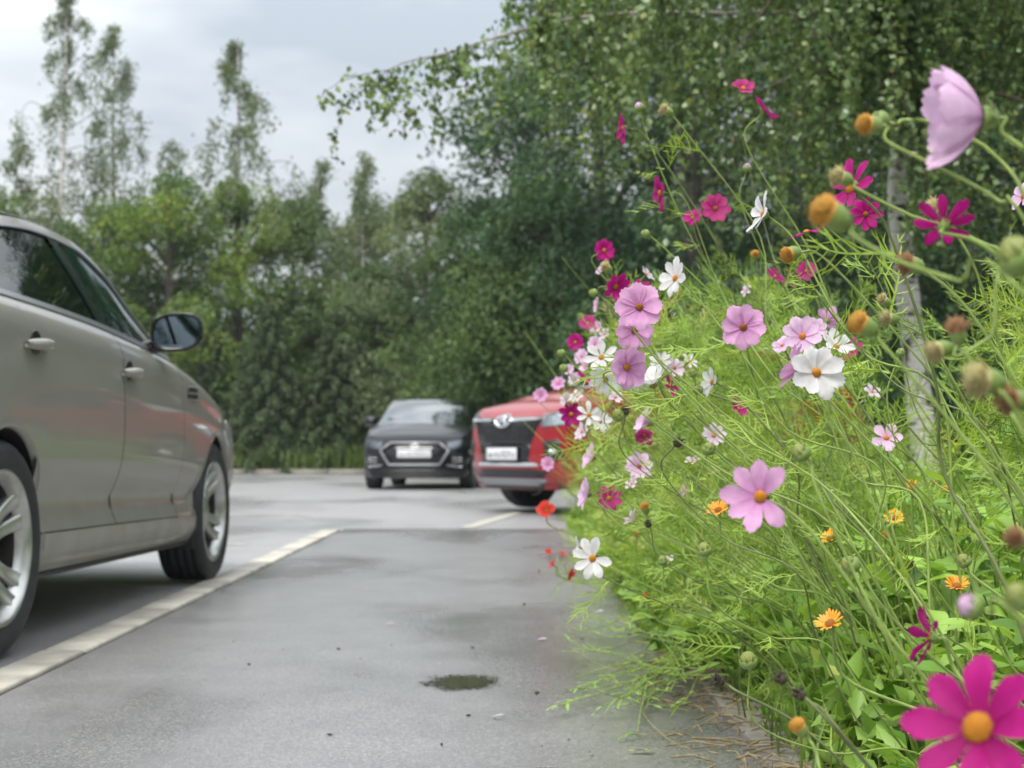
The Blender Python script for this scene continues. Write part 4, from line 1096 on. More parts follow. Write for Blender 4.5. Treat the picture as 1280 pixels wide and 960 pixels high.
# second row that closes the gaps
cs = np.concatenate([np.stack([RNG.normal(x, 1.5, 2600), RNG.normal(51, 1.2, 2600), np.abs(RNG.normal(2.2, 1.9, 2600))], -1) for x in np.linspace(-19, 6, 12)])
o = crown_obj(cs, .26, np.clip(RNG.normal(.4, .2, len(cs)), 0, 1), M['mid_leaf'], None, name='far_woods'); o['label'] = 'far woods closing the gaps behind the verge trees'
# low scrub and tall grass on the verge
cs = np.concatenate([np.stack([RNG.normal(x, .8, 900), RNG.normal(40.4, .5, 900), .25 + np.abs(RNG.normal(0, .5, 900))], -1) for x in np.linspace(-16, 14, 26)])
o = crown_obj(cs, .13, np.clip(RNG.normal(.5, .22, len(cs)), 0, 1), M['mid_leaf'], None, name='undergrowth'); o['label'] = 'low scrub under the verge trees'

def grass_blades(name, xs, ys, zs, h, w, m, label, bend=.35):
    n = len(xs); ang = RNG.uniform(0, 2 * np.pi, n); H = h * RNG.uniform(.5, 1.3, n)
    dx, dy = np.cos(ang), np.sin(ang); bx, by = -dy * w, dx * w
    lean = RNG.uniform(.1, bend * 2, n) * H
    b = np.stack([xs, ys, zs], -1)
    s = np.stack([bx, by, 0 * bx], -1)
    mid_ = b + np.stack([dx * lean * .3, dy * lean * .3, H * .6], -1); tip = b + np.stack([dx * lean, dy * lean, H], -1)
    V = np.stack([b - s, b + s, mid_ - s * .7, mid_ + s * .7, tip], 1).reshape(-1, 3)
    k = np.arange(n) * 5
    Q = np.stack([k, k + 1, k + 3, k + 2], -1); T = np.stack([k + 2, k + 3, k + 4], -1)
    t = np.clip(RNG.normal(.5, .25, n), 0, 1)
    o = link(name, mesh_np(name, V, Q, T, attrs={'tint': np.concatenate([t, t])}), m, None, kind='stuff')
    o['label'] = label; return o
n = 9000
grass_blades('grass', RNG.uniform(-14, 8, n), RNG.uniform(38.85, 40.6, n), np.full(n, .08), .55, .022, M['grass'], 'tall grass on the far verge')

# trees behind the red car: dark, close-set, low crowns
GR = 'dark trees behind the red car'
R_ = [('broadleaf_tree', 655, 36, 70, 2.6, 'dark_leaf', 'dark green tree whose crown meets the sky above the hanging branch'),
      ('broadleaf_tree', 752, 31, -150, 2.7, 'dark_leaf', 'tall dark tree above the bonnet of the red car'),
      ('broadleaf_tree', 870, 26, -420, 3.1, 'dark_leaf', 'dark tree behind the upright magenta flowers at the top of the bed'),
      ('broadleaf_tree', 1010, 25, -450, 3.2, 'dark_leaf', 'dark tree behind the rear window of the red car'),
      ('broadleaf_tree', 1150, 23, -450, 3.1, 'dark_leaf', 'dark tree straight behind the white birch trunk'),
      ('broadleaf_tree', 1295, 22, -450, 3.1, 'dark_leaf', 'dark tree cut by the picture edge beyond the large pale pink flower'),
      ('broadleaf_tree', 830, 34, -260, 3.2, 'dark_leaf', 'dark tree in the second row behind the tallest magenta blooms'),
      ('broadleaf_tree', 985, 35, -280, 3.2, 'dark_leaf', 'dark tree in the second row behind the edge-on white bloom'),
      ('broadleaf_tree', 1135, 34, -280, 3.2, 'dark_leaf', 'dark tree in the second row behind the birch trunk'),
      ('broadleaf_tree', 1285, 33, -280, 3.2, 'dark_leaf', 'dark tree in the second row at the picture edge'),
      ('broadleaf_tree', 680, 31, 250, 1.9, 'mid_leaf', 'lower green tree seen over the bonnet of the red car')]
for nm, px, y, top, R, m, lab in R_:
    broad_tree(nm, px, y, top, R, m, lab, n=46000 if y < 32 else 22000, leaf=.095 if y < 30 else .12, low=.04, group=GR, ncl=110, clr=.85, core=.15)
cs = np.concatenate([np.stack([RNG.normal(x, 1.0, 1500), RNG.normal(21.5, .7, 1500), .1 + np.abs(RNG.normal(0, .9, 1500))], -1) for x in np.linspace(3.2, 11, 9)])
o = crown_obj(cs, .10, np.clip(RNG.normal(.4, .2, len(cs)), 0, 1), M['dark_leaf'], None, name='undergrowth'); o['label'] = 'dark scrub under the trees behind the red car'
# shrubs right behind the bed
for px, y, h, R, lab in ((1225, 12.5, 1.25, .8, 'dark shrub at the foot of the birch'), (1330, 11.5, 1.5, .9, 'dark shrub cut by the picture edge beside the birch'), (1085, 19.9, 1.4, .9, 'dark shrub behind the tail of the red car')):
    o = root('shrub', (pix(px, 560, y).x, y, 0), lab, 'shrub', 'shrubs behind the bed')
    C = clumps(26, R, 0, .12, h, .9, .2); cs = np.concatenate([c + rand_unit(220) * .24 * RNG.uniform(.2, 1, (220, 1)) for c in C])
    g = Geo()
    for c in C[:14]: g.tube(curve_pts([[0, 0, 0], c * [.4, .4, .6], c], 5), [.014, .012, .010, .008, .005][:5] if len(curve_pts([[0, 0, 0], c * [.4, .4, .6], c], 5)) == 5 else .008, 4)
    g.build('branches', M['twig'], o, kind='stuff')
    crown_obj(cs, .055, np.clip(RNG.normal(.45, .22, len(cs)), 0, 1), M['dark_leaf'], o, droop=.2)

# trees beside and behind the place the photograph was taken from: the car's windows and mirror show them
for X_, y, H_, lab in ((8.6, 18, 12, 'tall green tree off to the side of the red car, outside the view'), (11.5, 22, 13, 'tall green tree behind the one beside the red car, outside the view'), (8.8, 12.5, 12, 'tall green tree beside the shrubs, outside the view'), (14.5, 26, 13, 'tall green tree farthest beyond the red car, outside the view'),
                       (3.5, -16, 9, 'green tree behind the path, outside the view'), (-3.0, -18, 10, 'green tree across the path end, outside the view'), (6.5, -4, 12, 'green tree at the corner of the bed, outside the view')):
    broad_tree('broadleaf_tree', 0, y, 0, 3.0, 'dark_leaf', lab, n=7000, leaf=.26, low=.05, group='trees outside the view', ncl=50, x=X_, Hh=H_)

# ------------------------------------------------------------------ the near weeping birch
def near_birch():
    y0 = 9.6
    base = pix(1158, 640, y0); base.z = 0
    o = root('birch_tree', base, 'weeping birch with white trunk rising from behind the flower bed, its branches overhead', 'tree')
    way = [(1160, 690), (1154, 560), (1143, 440), (1130, 330), (1122, 240), (1128, 150), (1126, 60), (1118, -60), (1105, -260), (1100, -520)]
    P = [pix(a, b, y0 + .15 * i * .3) - base for i, (a, b) in enumerate(way)]
    P[0].z = -.05
    tp = curve_pts(P, 54)
    rad = np.interp(np.linspace(0, 1, len(tp)), [0, .2, .5, 1], [.088, .076, .062, .022]) * (1 + .05 * np.sin(np.arange(len(tp)) * 1.7))
    Geo().tube(tp, rad, 14).build('trunk', M['birch'], o)
    bp = np.array([tuple(base)])
    top = lambda z: np.array([np.interp(z, tp[:, 2], tp[:, i]) for i in range(3)])
    def limb(pts, r0, name='branch', m='bark_pale'):
        p = curve_pts(pts, 24)
        Geo().tube(p, np.linspace(r0, r0 * .15, len(p)), 7).build(name, M[m], o); return p
    w = lambda px, py, y: np.array(tuple(pix(px, py, y) - base))
    limbs = []
    # long arching bough that reaches over the sky
    limbs.append((limb([top(3.0), w(1010, 22, 9.4), w(905, 17, 9.2), w(800, 16, 9.1), w(700, 26, 9.0), w(620, 47, 9.0), w(560, 66, 9.0), w(500, 80, 9.0), w(462, 105, 9.0)], .017), 3.0))
    limbs.append((limb([top(2.7), w(1040, 90, 9.0), w(960, 110, 8.9), w(880, 160, 8.8)], .016, m='twig'), 1.2))
    limbs.append((limb([top(2.5), w(1200, 120, 9.3), w(1290, 130, 9.0), w(1380, 190, 8.8)], .016, m='twig'), 1.2))
    limbs.append((limb([top(2.15), w(1180, 262, 9.4), w(1235, 225, 9.2), w(1290, 200, 9.1)], .014, m='twig'), .6))
    for k in range(30):
        z = RNG.uniform(2.6, 4.6); b = top(z); ang = RNG.uniform(-2.0, 2.0)
        ln = RNG.uniform(.9, 2.5); e = b + [ln * np.cos(ang), ln * .75 * np.sin(ang), ln * .35]
        tip = e + [.45 * ln * np.cos(ang), .4 * ln * np.sin(ang), -.25 * ln]
        limbs.append((limb([b, (b + e) / 2 + [0, 0, .12], e, tip], .013, m='twig'), 1.5))
    for k in range(24):        # boughs that carry the curtain of twigs along the upper edge of the view
        xx = RNG.uniform(680, 1290) if k < 14 else RNG.uniform(1040, 1200); yy = RNG.uniform(8.6, 11.0) if k < 14 else RNG.uniform(8.7, 9.3); e = w(xx, RNG.uniform(-150, 60), yy)
        b = top(min(3.2 + .5 * RNG.uniform(), 4)); mid_ = (b + e) / 2 + [0, 0, .4]
        limbs.append((limb([b, mid_, e, e + [(e[0] - b[0]) * .12, 0, -.25]], .013, m='twig'), 1.8))
    # hanging twigs with leaves
    g = Geo(); cs, ts = [], []
    for p, wgt in limbs:
        long_b = wgt == 3.0
        cnt = int((66 if long_b else 17 * wgt))
        for j in range(cnt):
            i = RNG.integers(int(len(p) * .15), len(p)); q = p[i]
            hang = RNG.uniform(.2, 1.1)
            if long_b: hang = RNG.uniform(.15, .55) if i > len(p) * .6 else RNG.uniform(.25, 1.0)
            dirx, diry = RNG.normal(0, .16), RNG.normal(0, .2)
            t = np.linspace(0, 1, 5)[:, None]
            line = q + t * np.array([dirx, diry, -hang]) + np.sin(t * 2.4) * np.array([RNG.normal(0, .08), RNG.normal(0, .08), .05])
            g.tube(line, np.linspace(.0032, .0012, 5), 3, cap=False)
            k_ = int(12 + hang * 46); tt = RNG.uniform(0.05, 1.03, k_)
            c = np.stack([np.interp(tt, t[:, 0], line[:, a]) for a in range(3)], -1) + RNG.normal(0, .024, (k_, 3))
            cs.append(c); ts.append(np.clip(RNG.uniform(.1, .75) + RNG.normal(0, .16, k_) + (RNG.uniform(0, 1, k_) > .988) * .6, 0, 1))
    g.build('twigs', M['twig'], o, kind='stuff')
    crown_obj(np.concatenate(cs), .048, np.concatenate(ts), M['birch_leaf'], o, droop=.75, aspect=.72, fold=.1)
    # knots and dark scars on the trunk
    for z, a, s in ((.62, -1.9, .035), (.74, -1.3, .02), (1.02, -1.2, .022), (1.55, -2.0, .03), (1.82, -1.4, .02), (.9, -1.0, .016), (2.06, -1.3, .035)):
        c = top(z); r = .07
        Geo().lathe([(-.012, .001), (.002, s * .5), (.004, s), (-.01, s * 1.2)], 12, 'y').build('bark_scar', M['void'], o).matrix_local = Matrix.Translation(Vector(c) + Vector((r * .9 * math.cos(a), r * .9 * math.sin(a), 0))) @ Matrix.Rotation(a + math.pi / 2, 4, 'Z') @ Matrix.Diagonal((1, -1, .6, 1))
near_birch()
# ------------------------------------------------------------------ flowers
def petal_mesh(name, length, width, nt=3, curl=.12, cup=.10, seed=0):
    """one petal along +x, face up (+z): claw, widening blade, toothed tip, pleats"""
    r = random.Random(seed); nu, nv = 8, 7
    P = np.zeros((nu, nv, 3))
    for i in range(nu):
        u = i / (nu - 1); wd = width * (.16 + .84 * math.sin(min(1, u * 1.25 + .05) * math.pi * .5) ** 1.2) * (1 if u < .8 else 1 - .34 * ((u - .8) / .2) ** 2)
        for j in range(nv):
            v = 2 * j / (nv - 1) - 1
            tip = (.5 + .5 * math.cos(v * math.pi * nt)) * .055 * length * (u ** 6)
            x = length * u * (1 - .10 * v * v * u * u) + tip - .05 * length * u ** 6
            z = length * (cup * u * u - curl * max(0, u - .55) ** 2 * 4) + wd * .16 * v * v * (1 - .5 * u) + .012 * length * math.cos(v * 2 * math.pi * 1.5) * u
            P[i, j] = (x, wd * .5 * v + r.uniform(-1, 1) * .004 * length * u, z + r.uniform(-1, 1) * .006 * length * u)
    return Geo().grid(P).mesh(name)

_P = {}
def petals_for(mkey, wid, var):
    """shared petal meshes of unit length"""
    k = (mkey, round(wid, 2), var)
    if k not in _P:
        me = petal_mesh('petal', 1.0, wid, 3, curl=(.10, .22, -.05, -.02)[var], cup=(.10, .14, .04, .50)[var], seed=var * 7 + 1)
        me.materials.append(M[mkey]); _P[k] = me
    return _P[k]

def bump_dome(name, rad, h, m, n=170, spike=.24):
    """flower disc: a dome of many small florets"""
    g = Geo(); th = np.linspace(0, 2 * np.pi, 14, endpoint=False)
    P = np.stack([np.stack([rad * np.cos(a) * np.cos(th), rad * np.cos(a) * np.sin(th), 0 * th + h * np.sin(a)], -1) for a in np.linspace(-.02, 1.56, 6)])
    g.grid(P, close_v=True)
    for i in range(n):
        q = (i + .5) / n; rr = rad * math.sqrt(q) * .97; a = i * 2.39996
        z = h * math.sqrt(max(0, 1 - q * .94)); c = np.array([rr * math.cos(a), rr * math.sin(a), z])
        nn = np.array([c[0] / rad, c[1] / rad, c[2] / h * .8 + .2]); nn /= np.linalg.norm(nn)
        s = rad * spike * RNG.uniform(.3, 1.3); nn = nn + RNG.normal(0, .35 * min(1, spike), 3); t1 = np.cross(nn, [.3, .5, .8]); t1 /= np.linalg.norm(t1); t2 = np.cross(nn, t1)
        w = rad * .09
        v = [c + w * t1, c - .5 * w * t1 + .87 * w * t2, c - .5 * w * t1 - .87 * w * t2, c + nn * s]
        g.add(v, t=[[0, 1, 3], [1, 2, 3], [2, 0, 3]])
    me = g.mesh(name, smooth=False); me.materials.append(m); return me

def calyx_mesh(name='calyx', m=None, sep=8, flare=.9, rise=.75):
    """green cup with pointed bracts, opening upwards (+z), top at z = 0, unit radius"""
    g = Geo().lathe([(-1.15, .10), (-1.05, .42), (-.8, .78), (-.4, .98), (0.0, .95), (.12, .8)], 14, 'z')
    for k in range(sep):
        t = 2 * np.pi * k / sep; c, s_ = np.cos(t), np.sin(t)
        rows = []
        for u in np.linspace(0, 1, 4):
            r = .8 + flare * u; z = -.75 + rise * u + .2 * u * u; w = .34 * (1 - u) ** .8 + .01
            rows.append([[r * c - w * s_, r * s_ + w * c, z], [r * c, r * s_, z + .05], [r * c + w * s_, r * s_ - w * c, z]])
        g.grid(np.array(rows))
    me = g.mesh(name); me.materials.append(m or M['calyx']); return me

ME = {
    'disc': bump_dome('flower_disc', 1.0, .62, M['floret']),
    'disc_dark': bump_dome('flower_disc', 1.0, .55, M['floret_dark']),
    'spent_y': bump_dome('spent_florets', 1.0, 1.05, M['spent_yellow'], 420, .40),
    'spent_b': bump_dome('spent_florets', 1.0, .9, M['spent_brown'], 260, .75),
    'spent_s': bump_dome('spent_florets', 1.0, 1.0, M['spent_straw'], 240, .75),
    'calyx': calyx_mesh(),
    'calyx_tight': calyx_mesh('calyx', M['calyx'], 8, .12),
    'bract_long': calyx_mesh('calyx', M['calyx'], 8, .10, 1.25),
    'calyx_pale': calyx_mesh('calyx', M['bud_pale'], 8, .15),
}
def feather_mesh(seed, n=7, ln=1.0):
    """one thread-like cosmos leaf along +x, unit length: midrib with forked threads"""
    r = np.random.default_rng(seed); g = Geo()
    w = .020
    def thread(a, d, L, w0):
        d = d / np.linalg.norm(d); s = np.cross(d, [0, 0, 1.0]); s /= np.linalg.norm(s) + 1e-9
        s = s * .8 + np.array([0, 0, .6]); bend = np.array([0, 0, r.uniform(-.1, .18)]) * L
        m_, e = a + d * L * .55 + bend, a + d * L + bend * .5
        g.add([a - s * w0, a + s * w0, m_ + s * w0 * .8, m_ - s * w0 * .8, e], [[0, 1, 2, 3]], [[3, 2, 4]])
        return m_
    a = np.zeros(3); cur = np.zeros(3); d = np.array([1.0, 0, 0])
    for i in range(n):
        nxt = cur + np.array([ln / n, 0, .05 * math.sin(i * .8)])
        s = np.array([0, w * (1.1 - i / n), 0]); g.add([cur - s, cur + s, nxt + s * .85, nxt - s * .85], [[0, 1, 2, 3]])
        cur = nxt
        for sd in (-1, 1):
            L = ln * (.42 * math.sin(math.pi * (.25 + .72 * (i + 1) / (n + 1)))) * r.uniform(.7, 1.2)
            dd = np.array([.75, sd * r.uniform(.6, 1.1), r.uniform(-.5, .6)])
            m_ = thread(cur, dd, L, w * .62)
            thread(m_, dd + np.array([.3, sd * r.uniform(-.9, .5), r.uniform(-.5, .5)]), L * .55, w * .5)
    thread(cur, d, ln * .3, w * .7)
    return g

FE = [feather_mesh(s) for s in range(4)]
FE_ME = []
for g_ in FE:
    me = g_.mesh('feathery_leaf', smooth=False); me.attributes.new('tint', 'FLOAT', 'FACE').data.foreach_set('value', np.full(len(me.polygons), .62, np.float32)); me.materials.append(M['feather']); FE_ME.append(me)

def frame(nz, roll=0.0):
    """rotation whose z axis is nz"""
    z = Vector(nz).normalized(); ref = Vector((0, 0, 1)) if abs(z.z) < .95 else Vector((0, 1, 0))
    x = ref.cross(z).normalized(); y = z.cross(x)
    return Matrix((x, y, z)).transposed().to_4x4() @ Matrix.Rotation(roll, 4, 'Z')

def cam_vec(f):
    """(to the right, up, towards the camera) -> world"""
    return Vector((f[0], -f[2], f[1]))

LEAN = .34
def stem_path(head, face, px_via=None, lean=LEAN, depth=None):
    """from the ground to the flower: rises, leans over towards the path and bends into the flower"""
    h = head.z; back = -face
    if px_via:
        pts = [head, head + back * .008]
        for q in px_via: pts.append(pix(q[0], q[1], q[2] if len(q) > 2 else depth))
        last = pts[-1]; dd = (pts[-1] - pts[-2]).normalized()
        run = max(.06, last.z * .5)
        gx = last.x + max(.05, dd.x * run) + .05
        pts.append(Vector((gx, last.y + .12, last.z * .45))); pts.append(Vector((gx + .06, last.y + .2, 0)))
        p = curve_pts(pts[::-1], 30)
    else:
        gx = max(BEDX + .14 + RNG.uniform(0, .25), head.x + lean * h * RNG.uniform(.1, 1.5))
        gy = head.y + RNG.uniform(-.05, .3)
        base = Vector((gx, gy, 0))
        kick = head + back * .05 + Vector((0, 0, -.03))
        m1 = base.lerp(head, .35) + Vector((.05 * h, 0, .10 * h)); m2 = base.lerp(kick, .78) + Vector((.02 * h, 0, .05 * h))
        wob = lambda s: Vector((RNG.normal(0, s), RNG.normal(0, s), RNG.normal(0, s * .5)))
        p = curve_pts([base, m1 + wob(.045 * h), base.lerp(head, .6) + Vector((.04 * h, 0, .08 * h)) + wob(.035 * h), m2 + wob(.02 * h), kick, head], 30)
    return p

def put(name, me, parent, mat, kind=None):
    o = link(name, me, None, parent, kind=kind); o.matrix_local = mat; return o

GC = 'cosmos flowers in the bed'
def plant_base(name, p, label, cat, group):
    o = root(name, tuple(p[0]), label, cat, group)
    return o

def add_stem(o, p, r0, r1, m='stem', leaves=2, leafsize=.09):
    q = p - p[0]
    Geo().tube(q, np.linspace(r0, r1, len(q)), 6).build('stem', M[m], o)
    for k in range(leaves):
        i = int(RNG.uniform(.35, .85) * (len(q) - 2)); d = Vector(q[i + 1] - q[i]).normalized()
        a = RNG.uniform(0, 6.28); out = frame(d, a) @ Vector((1, 0, .55)); out.normalize()
        x = out; z = x.cross(Vector((RNG.normal(), RNG.normal(), .3))).normalized(); yv = z.cross(x)
        put('feathery_leaf', FE_ME[RNG.integers(4)], o, Matrix.Translation(Vector(q[i])) @ Matrix((x, yv, z)).transposed().to_4x4() @ Matrix.Scale(leafsize * RNG.uniform(.7, 1.3), 4), 'stuff')

def cosmos(px, py, diam, mk, face, label, npet=8, cup=12, wid=.62, via=None, depth=None, real=.076, disc='disc', skip=(), roll=None, lean=LEAN, dr=.078, var=None, name='cosmos_flower'):
    """a cosmos flower on its own stem. px, py: the middle of the disc in the photograph; diam: its width there"""
    depth = depth or FPX * real / diam
    R = diam / FPX * depth * .5
    head = pix(px, py, depth); f = cam_vec(face).normalized()
    p = stem_path(head - f * R * .2, f, via, lean, depth)
    o = plant_base(name, p, label, 'flower', GC)
    sr = .0011 + .0005 * RNG.uniform()
    add_stem(o, p, sr * 1.7, sr, 'stem' if RNG.uniform() < .75 else 'stem_dark', leaves=0 if depth < 1.6 else 2 if depth < 4 else 1)
    L = Matrix.Translation(head - Vector(p[0])) @ frame(f, RNG.uniform(0, 6.28) if roll is None else math.radians(roll))
    if var != 3: put('flower_disc', ME[disc], o, L @ Matrix.Translation((0, 0, R * .02)) @ Matrix.Scale(R * dr * 2, 4))
    put('calyx', ME['calyx'], o, L @ Matrix.Translation((0, 0, -R * .02)) @ Matrix.Scale(R * (.17 if var != 3 else .21), 4))
    for k in range(npet):
        if k in skip: continue
        me = petals_for(mk, wid, int(RNG.integers(3)) if var is None else var)
        a = 2 * math.pi * k / npet + RNG.normal(0, .05); c = math.radians(cup + RNG.normal(0, 5))
        sc = R * .94 * RNG.uniform(.94, 1.06)
        put('petal', me, o, L @ Matrix.Rotation(a, 4, 'Z') @ Matrix.Translation((R * .07, 0, 0)) @ Matrix.Rotation(-c, 4, 'Y') @ Matrix.Diagonal((sc, sc, sc, 1)))
    return o

def head_(px, py, size, kind, face, label, via=None, depth=None, real=None, lean=LEAN, cat=None):
    """bud, spent flower or seed head on a stem"""
    real = real or {'bud': .011, 'pink': .013, 'spent_y': .019, 'spent_b': .019, 'spent_s': .019, 'seed': .016, 'pale': .017}[kind]
    depth = depth or FPX * real / size
    R = size / FPX * depth * .5 * (.84 if 'spent' in kind else .92)
    head = pix(px, py, depth); f = cam_vec(face).normalized()
    p = stem_path(head - f * R, f, via, lean, depth)
    nm = {'bud': 'cosmos_bud', 'pink': 'cosmos_bud', 'pale': 'cosmos_bud', 'seed': 'cosmos_seed_head'}.get(kind, 'spent_cosmos')
    o = plant_base(nm, p, label, cat or {'cosmos_bud': 'bud', 'cosmos_seed_head': 'seed head', 'spent_cosmos': 'spent flower'}[nm], 'buds and spent heads in the bed')
    sr = min(.0013, R * .2)
    add_stem(o, p, sr * 1.35, sr, 'stem' if kind not in ('seed',) else 'stem_dark', leaves=1 if depth > 1.6 else 0)
    L = Matrix.Translation(head - Vector(p[0])) @ frame(f, RNG.uniform(0, 6.28))
    if kind in ('bud', 'pale', 'pink'):
        g = Geo(); th = np.linspace(0, 2 * np.pi, 32, endpoint=False)
        g.grid(np.stack([np.stack([r_ * (1 + .09 * np.cos(8 * th) * k_) * np.cos(th + .25 * z_), r_ * (1 + .09 * np.cos(8 * th) * k_) * np.sin(th + .25 * z_), z_ + 0 * th], -1)
               for z_, r_, k_ in ((-1.0, .05, 0), (-.9, .45, .2), (-.5, .86, .6), (0, 1.0, 1), (.4, .86, 1.3), (.75, .52, 1.8), (.98, .2, 2), (1.08, .02, 0))]), close_v=True)
        g = g.mesh('bud')
        g.materials.append(M['bud_pale'] if kind != 'pink' else M['L'])
        put('bud', g, o, L @ Matrix.Scale(R * .92, 4))
        put('calyx', ME['bract_long'], o, L @ Matrix.Translation((0, 0, R * .05)) @ Matrix.Diagonal((R * 1.06, R * 1.06, R * 1.05, 1)))
    elif kind == 'seed':
        g = Geo().lathe([(-.9, .1), (-.6, .75), (0, .9), (.5, .5)], 10, 'z')
        for k in range(26):
            d = rand_unit(1)[0]; d[2] = abs(d[2]) * 1.2 + .1; d /= np.linalg.norm(d)
            g.tube([d * .5, d * 1.05, d * 1.45 + rand_unit(1)[0] * .1], [.16, .10, .02], 4, cap=False)
        me = g.mesh('seed_cluster', smooth=False); me.materials.append(M['seed_dark']); put('seed_cluster', me, o, L @ Matrix.Scale(R * .75, 4))
        put('calyx', ME['calyx'], o, L @ Matrix.Translation((0, 0, -R * .3)) @ Matrix.Scale(R * .5, 4))
    else:
        put('calyx', ME['calyx_tight'], o, L @ Matrix.Translation((0, 0, -R * .1)) @ Matrix.Diagonal((R * .78, R * .78, R * 1.2, 1)))
        put('spent_florets', ME[kind], o, L @ Matrix.Translation((0, 0, -R * .15)) @ Matrix.Diagonal((R * .80, R * .80, R * .80, 1)))
        for k in range(3):  # withered petals still hanging on
            me = petals_for('W' if kind != 'spent_b' else 'R', .28, int(RNG.integers(3)))
            if kind == 'spent_y': break
            put('withered_petal', link_mesh_mat(me, 'spent_brown' if kind == 'spent_b' else 'spent_straw'), o, L @ Matrix.Rotation(RNG.uniform(0, 6.28), 4, 'Z') @ Matrix.Rotation(-.9, 4, 'Y') @ Matrix.Scale(R * 1.25, 4))
    return o
_wm = {}
def link_mesh_mat(me, key):
    if (me.name, key) not in _wm:
        c = me.copy(); c.name = 'withered_petal'; c.materials.clear(); c.materials.append(M[key]); _wm[(me.name, key)] = c
    return _wm[(me.name, key)]

def marigold(px, py, size, label, m='orange', face=(-.2, .75, .5), kind='open', real=.042):
    depth = FPX * real / size * .92; R = size * 1.15 / FPX * depth * .5
    head = pix(px, py, depth); f = cam_vec(face).normalized()
    p = stem_path(head - f * R * .3, f, None, .12)
    o = plant_base('marigold_flower', p, label, 'flower', 'orange marigolds in the bed')
    add_stem(o, p, .003, .0022, 'stem', leaves=0)
    L = Matrix.Translation(head - Vector(p[0])) @ frame(f, RNG.uniform(0, 6.28))
    put('calyx', ME['calyx_tight'], o, L @ Matrix.Scale(R * .34, 4))
    put('flower_disc', ME['disc_dark'], o, L @ Matrix.Scale(R * .33, 4))
    n, cup = (22, .5) if kind == 'open' else (14, 1.25)
    me = petals_for(m, .22, 0)
    g = Geo(); base = np.zeros(len(me.vertices) * 3, np.float32); me.vertices.foreach_get('co', base); base = base.reshape(-1, 3)
    q = np.array([list(pl.vertices) for pl in me.polygons])
    for k in range(n):
        T = Matrix.Rotation(2 * math.pi * k / n, 4, 'Z') @ Matrix.Translation((R * .22, 0, 0)) @ Matrix.Rotation(-cup + RNG.normal(0, .15), 4, 'Y') @ Matrix.Scale(R * .8 * RNG.uniform(.85, 1.1), 4)
        Tm = np.array(T); g.add(base @ Tm[:3, :3].T + Tm[:3, 3], q)
    mm = g.mesh('ray_petals'); mm.materials.append(M[m]); put('ray_petals', mm, o, L, 'stuff')
    return o

def poppy(px, py, size, label, face, depth):
    R = size / FPX * depth * .5; head = pix(px, py, depth); f = cam_vec(face).normalized()
    p = stem_path(head - f * R * .3, f, None, .3)
    o = plant_base('poppy_flower', p, label, 'flower', 'red poppies at the edge of the bed')
    add_stem(o, p, .0034, .0026, 'stem', leaves=2)
    L = Matrix.Translation(head - Vector(p[0])) @ frame(f, RNG.uniform(0, 6))
    put('flower_disc', ME['disc_dark'], o, L @ Matrix.Scale(R * .2, 4))
    for k in range(4):
        put('petal', petals_for('poppy', .9, k % 3), o, L @ Matrix.Rotation(k * 1.57 + RNG.normal(0, .1), 4, 'Z') @ Matrix.Rotation(-.45 + RNG.normal(0, .12), 4, 'Y') @ Matrix.Scale(R, 4))
C_ = cosmos
# --- nearest blooms
C_(1228, 148, 166, 'L', (-.98, .04, -.10), 'large pale pink cosmos seen side-on as a cup, highest near the picture edge', cup=14, wid=.68, var=3, depth=1.2, roll=10, via=[(1252, 165), (1285, 190), (1340, 235)], dr=.10)
C_(1224, 911, 190, 'K', (-.62, .45, .62), 'largest magenta cosmos with orange middle at the bottom corner', wid=.47, depth=1.0, npet=8, cup=14, roll=8, via=[(1248, 945), (1300, 985)], dr=.10)
C_(1165, 796, 86, 'K', (-.72, .12, -.55), 'magenta cosmos with narrow petals seen from behind, above the largest magenta one', wid=.30, depth=1.45, cup=22, via=[(1190, 830), (1235, 900)], npet=7)
C_(951, 621, 100, 'P', (-.45, .12, .88), 'large pink cosmos with open gap between petals, orange middle, over the feathery leaves', wid=.50, npet=8, cup=16, depth=1.5, skip=(0,), roll=-4, via=[(1010, 660), (1100, 780), (1180, 880)])
C_(1020, 466, 74, 'W', (.12, .12, .98), 'clean white cosmos with yellow middle overlapping a pink one', depth=2.0, wid=.62, via=[(1045, 520), (1120, 690), (1210, 850)])
C_(1000, 462, 66, 'P', (-.80, .42, -.30), 'pink cosmos seen from behind, tucked against the clean white one', depth=2.06, cup=26, wid=.66)
C_(1045, 434, 50, 'W', (.15, .55, .55), 'small white cosmos just above the clean white one', depth=2.5, npet=6, cup=24)
C_(929, 409, 60, 'P', (-.05, .05, 1), 'flat pink cosmos with dark middle, alone above the feathery leaves', disc='disc_dark', depth=2.45, wid=.70, cup=8)
C_(1003, 421, 54, 'L', (-.15, .3, .9), 'pale pink cosmos half hidden above the pair of white and pink blooms', depth=2.7, wid=.6, cup=18)
C_(1034, 401, 40, 'P', (.5, .35, -.6), 'small pink cosmos seen from behind beside the orange-brown spent head', depth=3.0, npet=5, cup=26)
C_(799, 384, 62, 'P', (.02, .08, 1), 'round pink cosmos facing the camera, upper one of the overlapping pink trio', disc='disc_dark', depth=2.35, wid=.76, cup=6)
C_(793, 413, 52, 'P', (-.2, -.25, .9), 'pink cosmos half covered by the round pink one above it', disc='disc_dark', depth=2.45, wid=.7, cup=14)
C_(783, 459, 58, 'P', (.42, -.10, .88), 'pink cosmos with bright orange middle, lowest of the overlapping pink trio', depth=2.4, wid=.74, cup=14)
C_(801, 365, 34, 'R', (0, .4, .8), 'small rose cosmos peeping over the round pink one', depth=2.9, cup=24, npet=6)
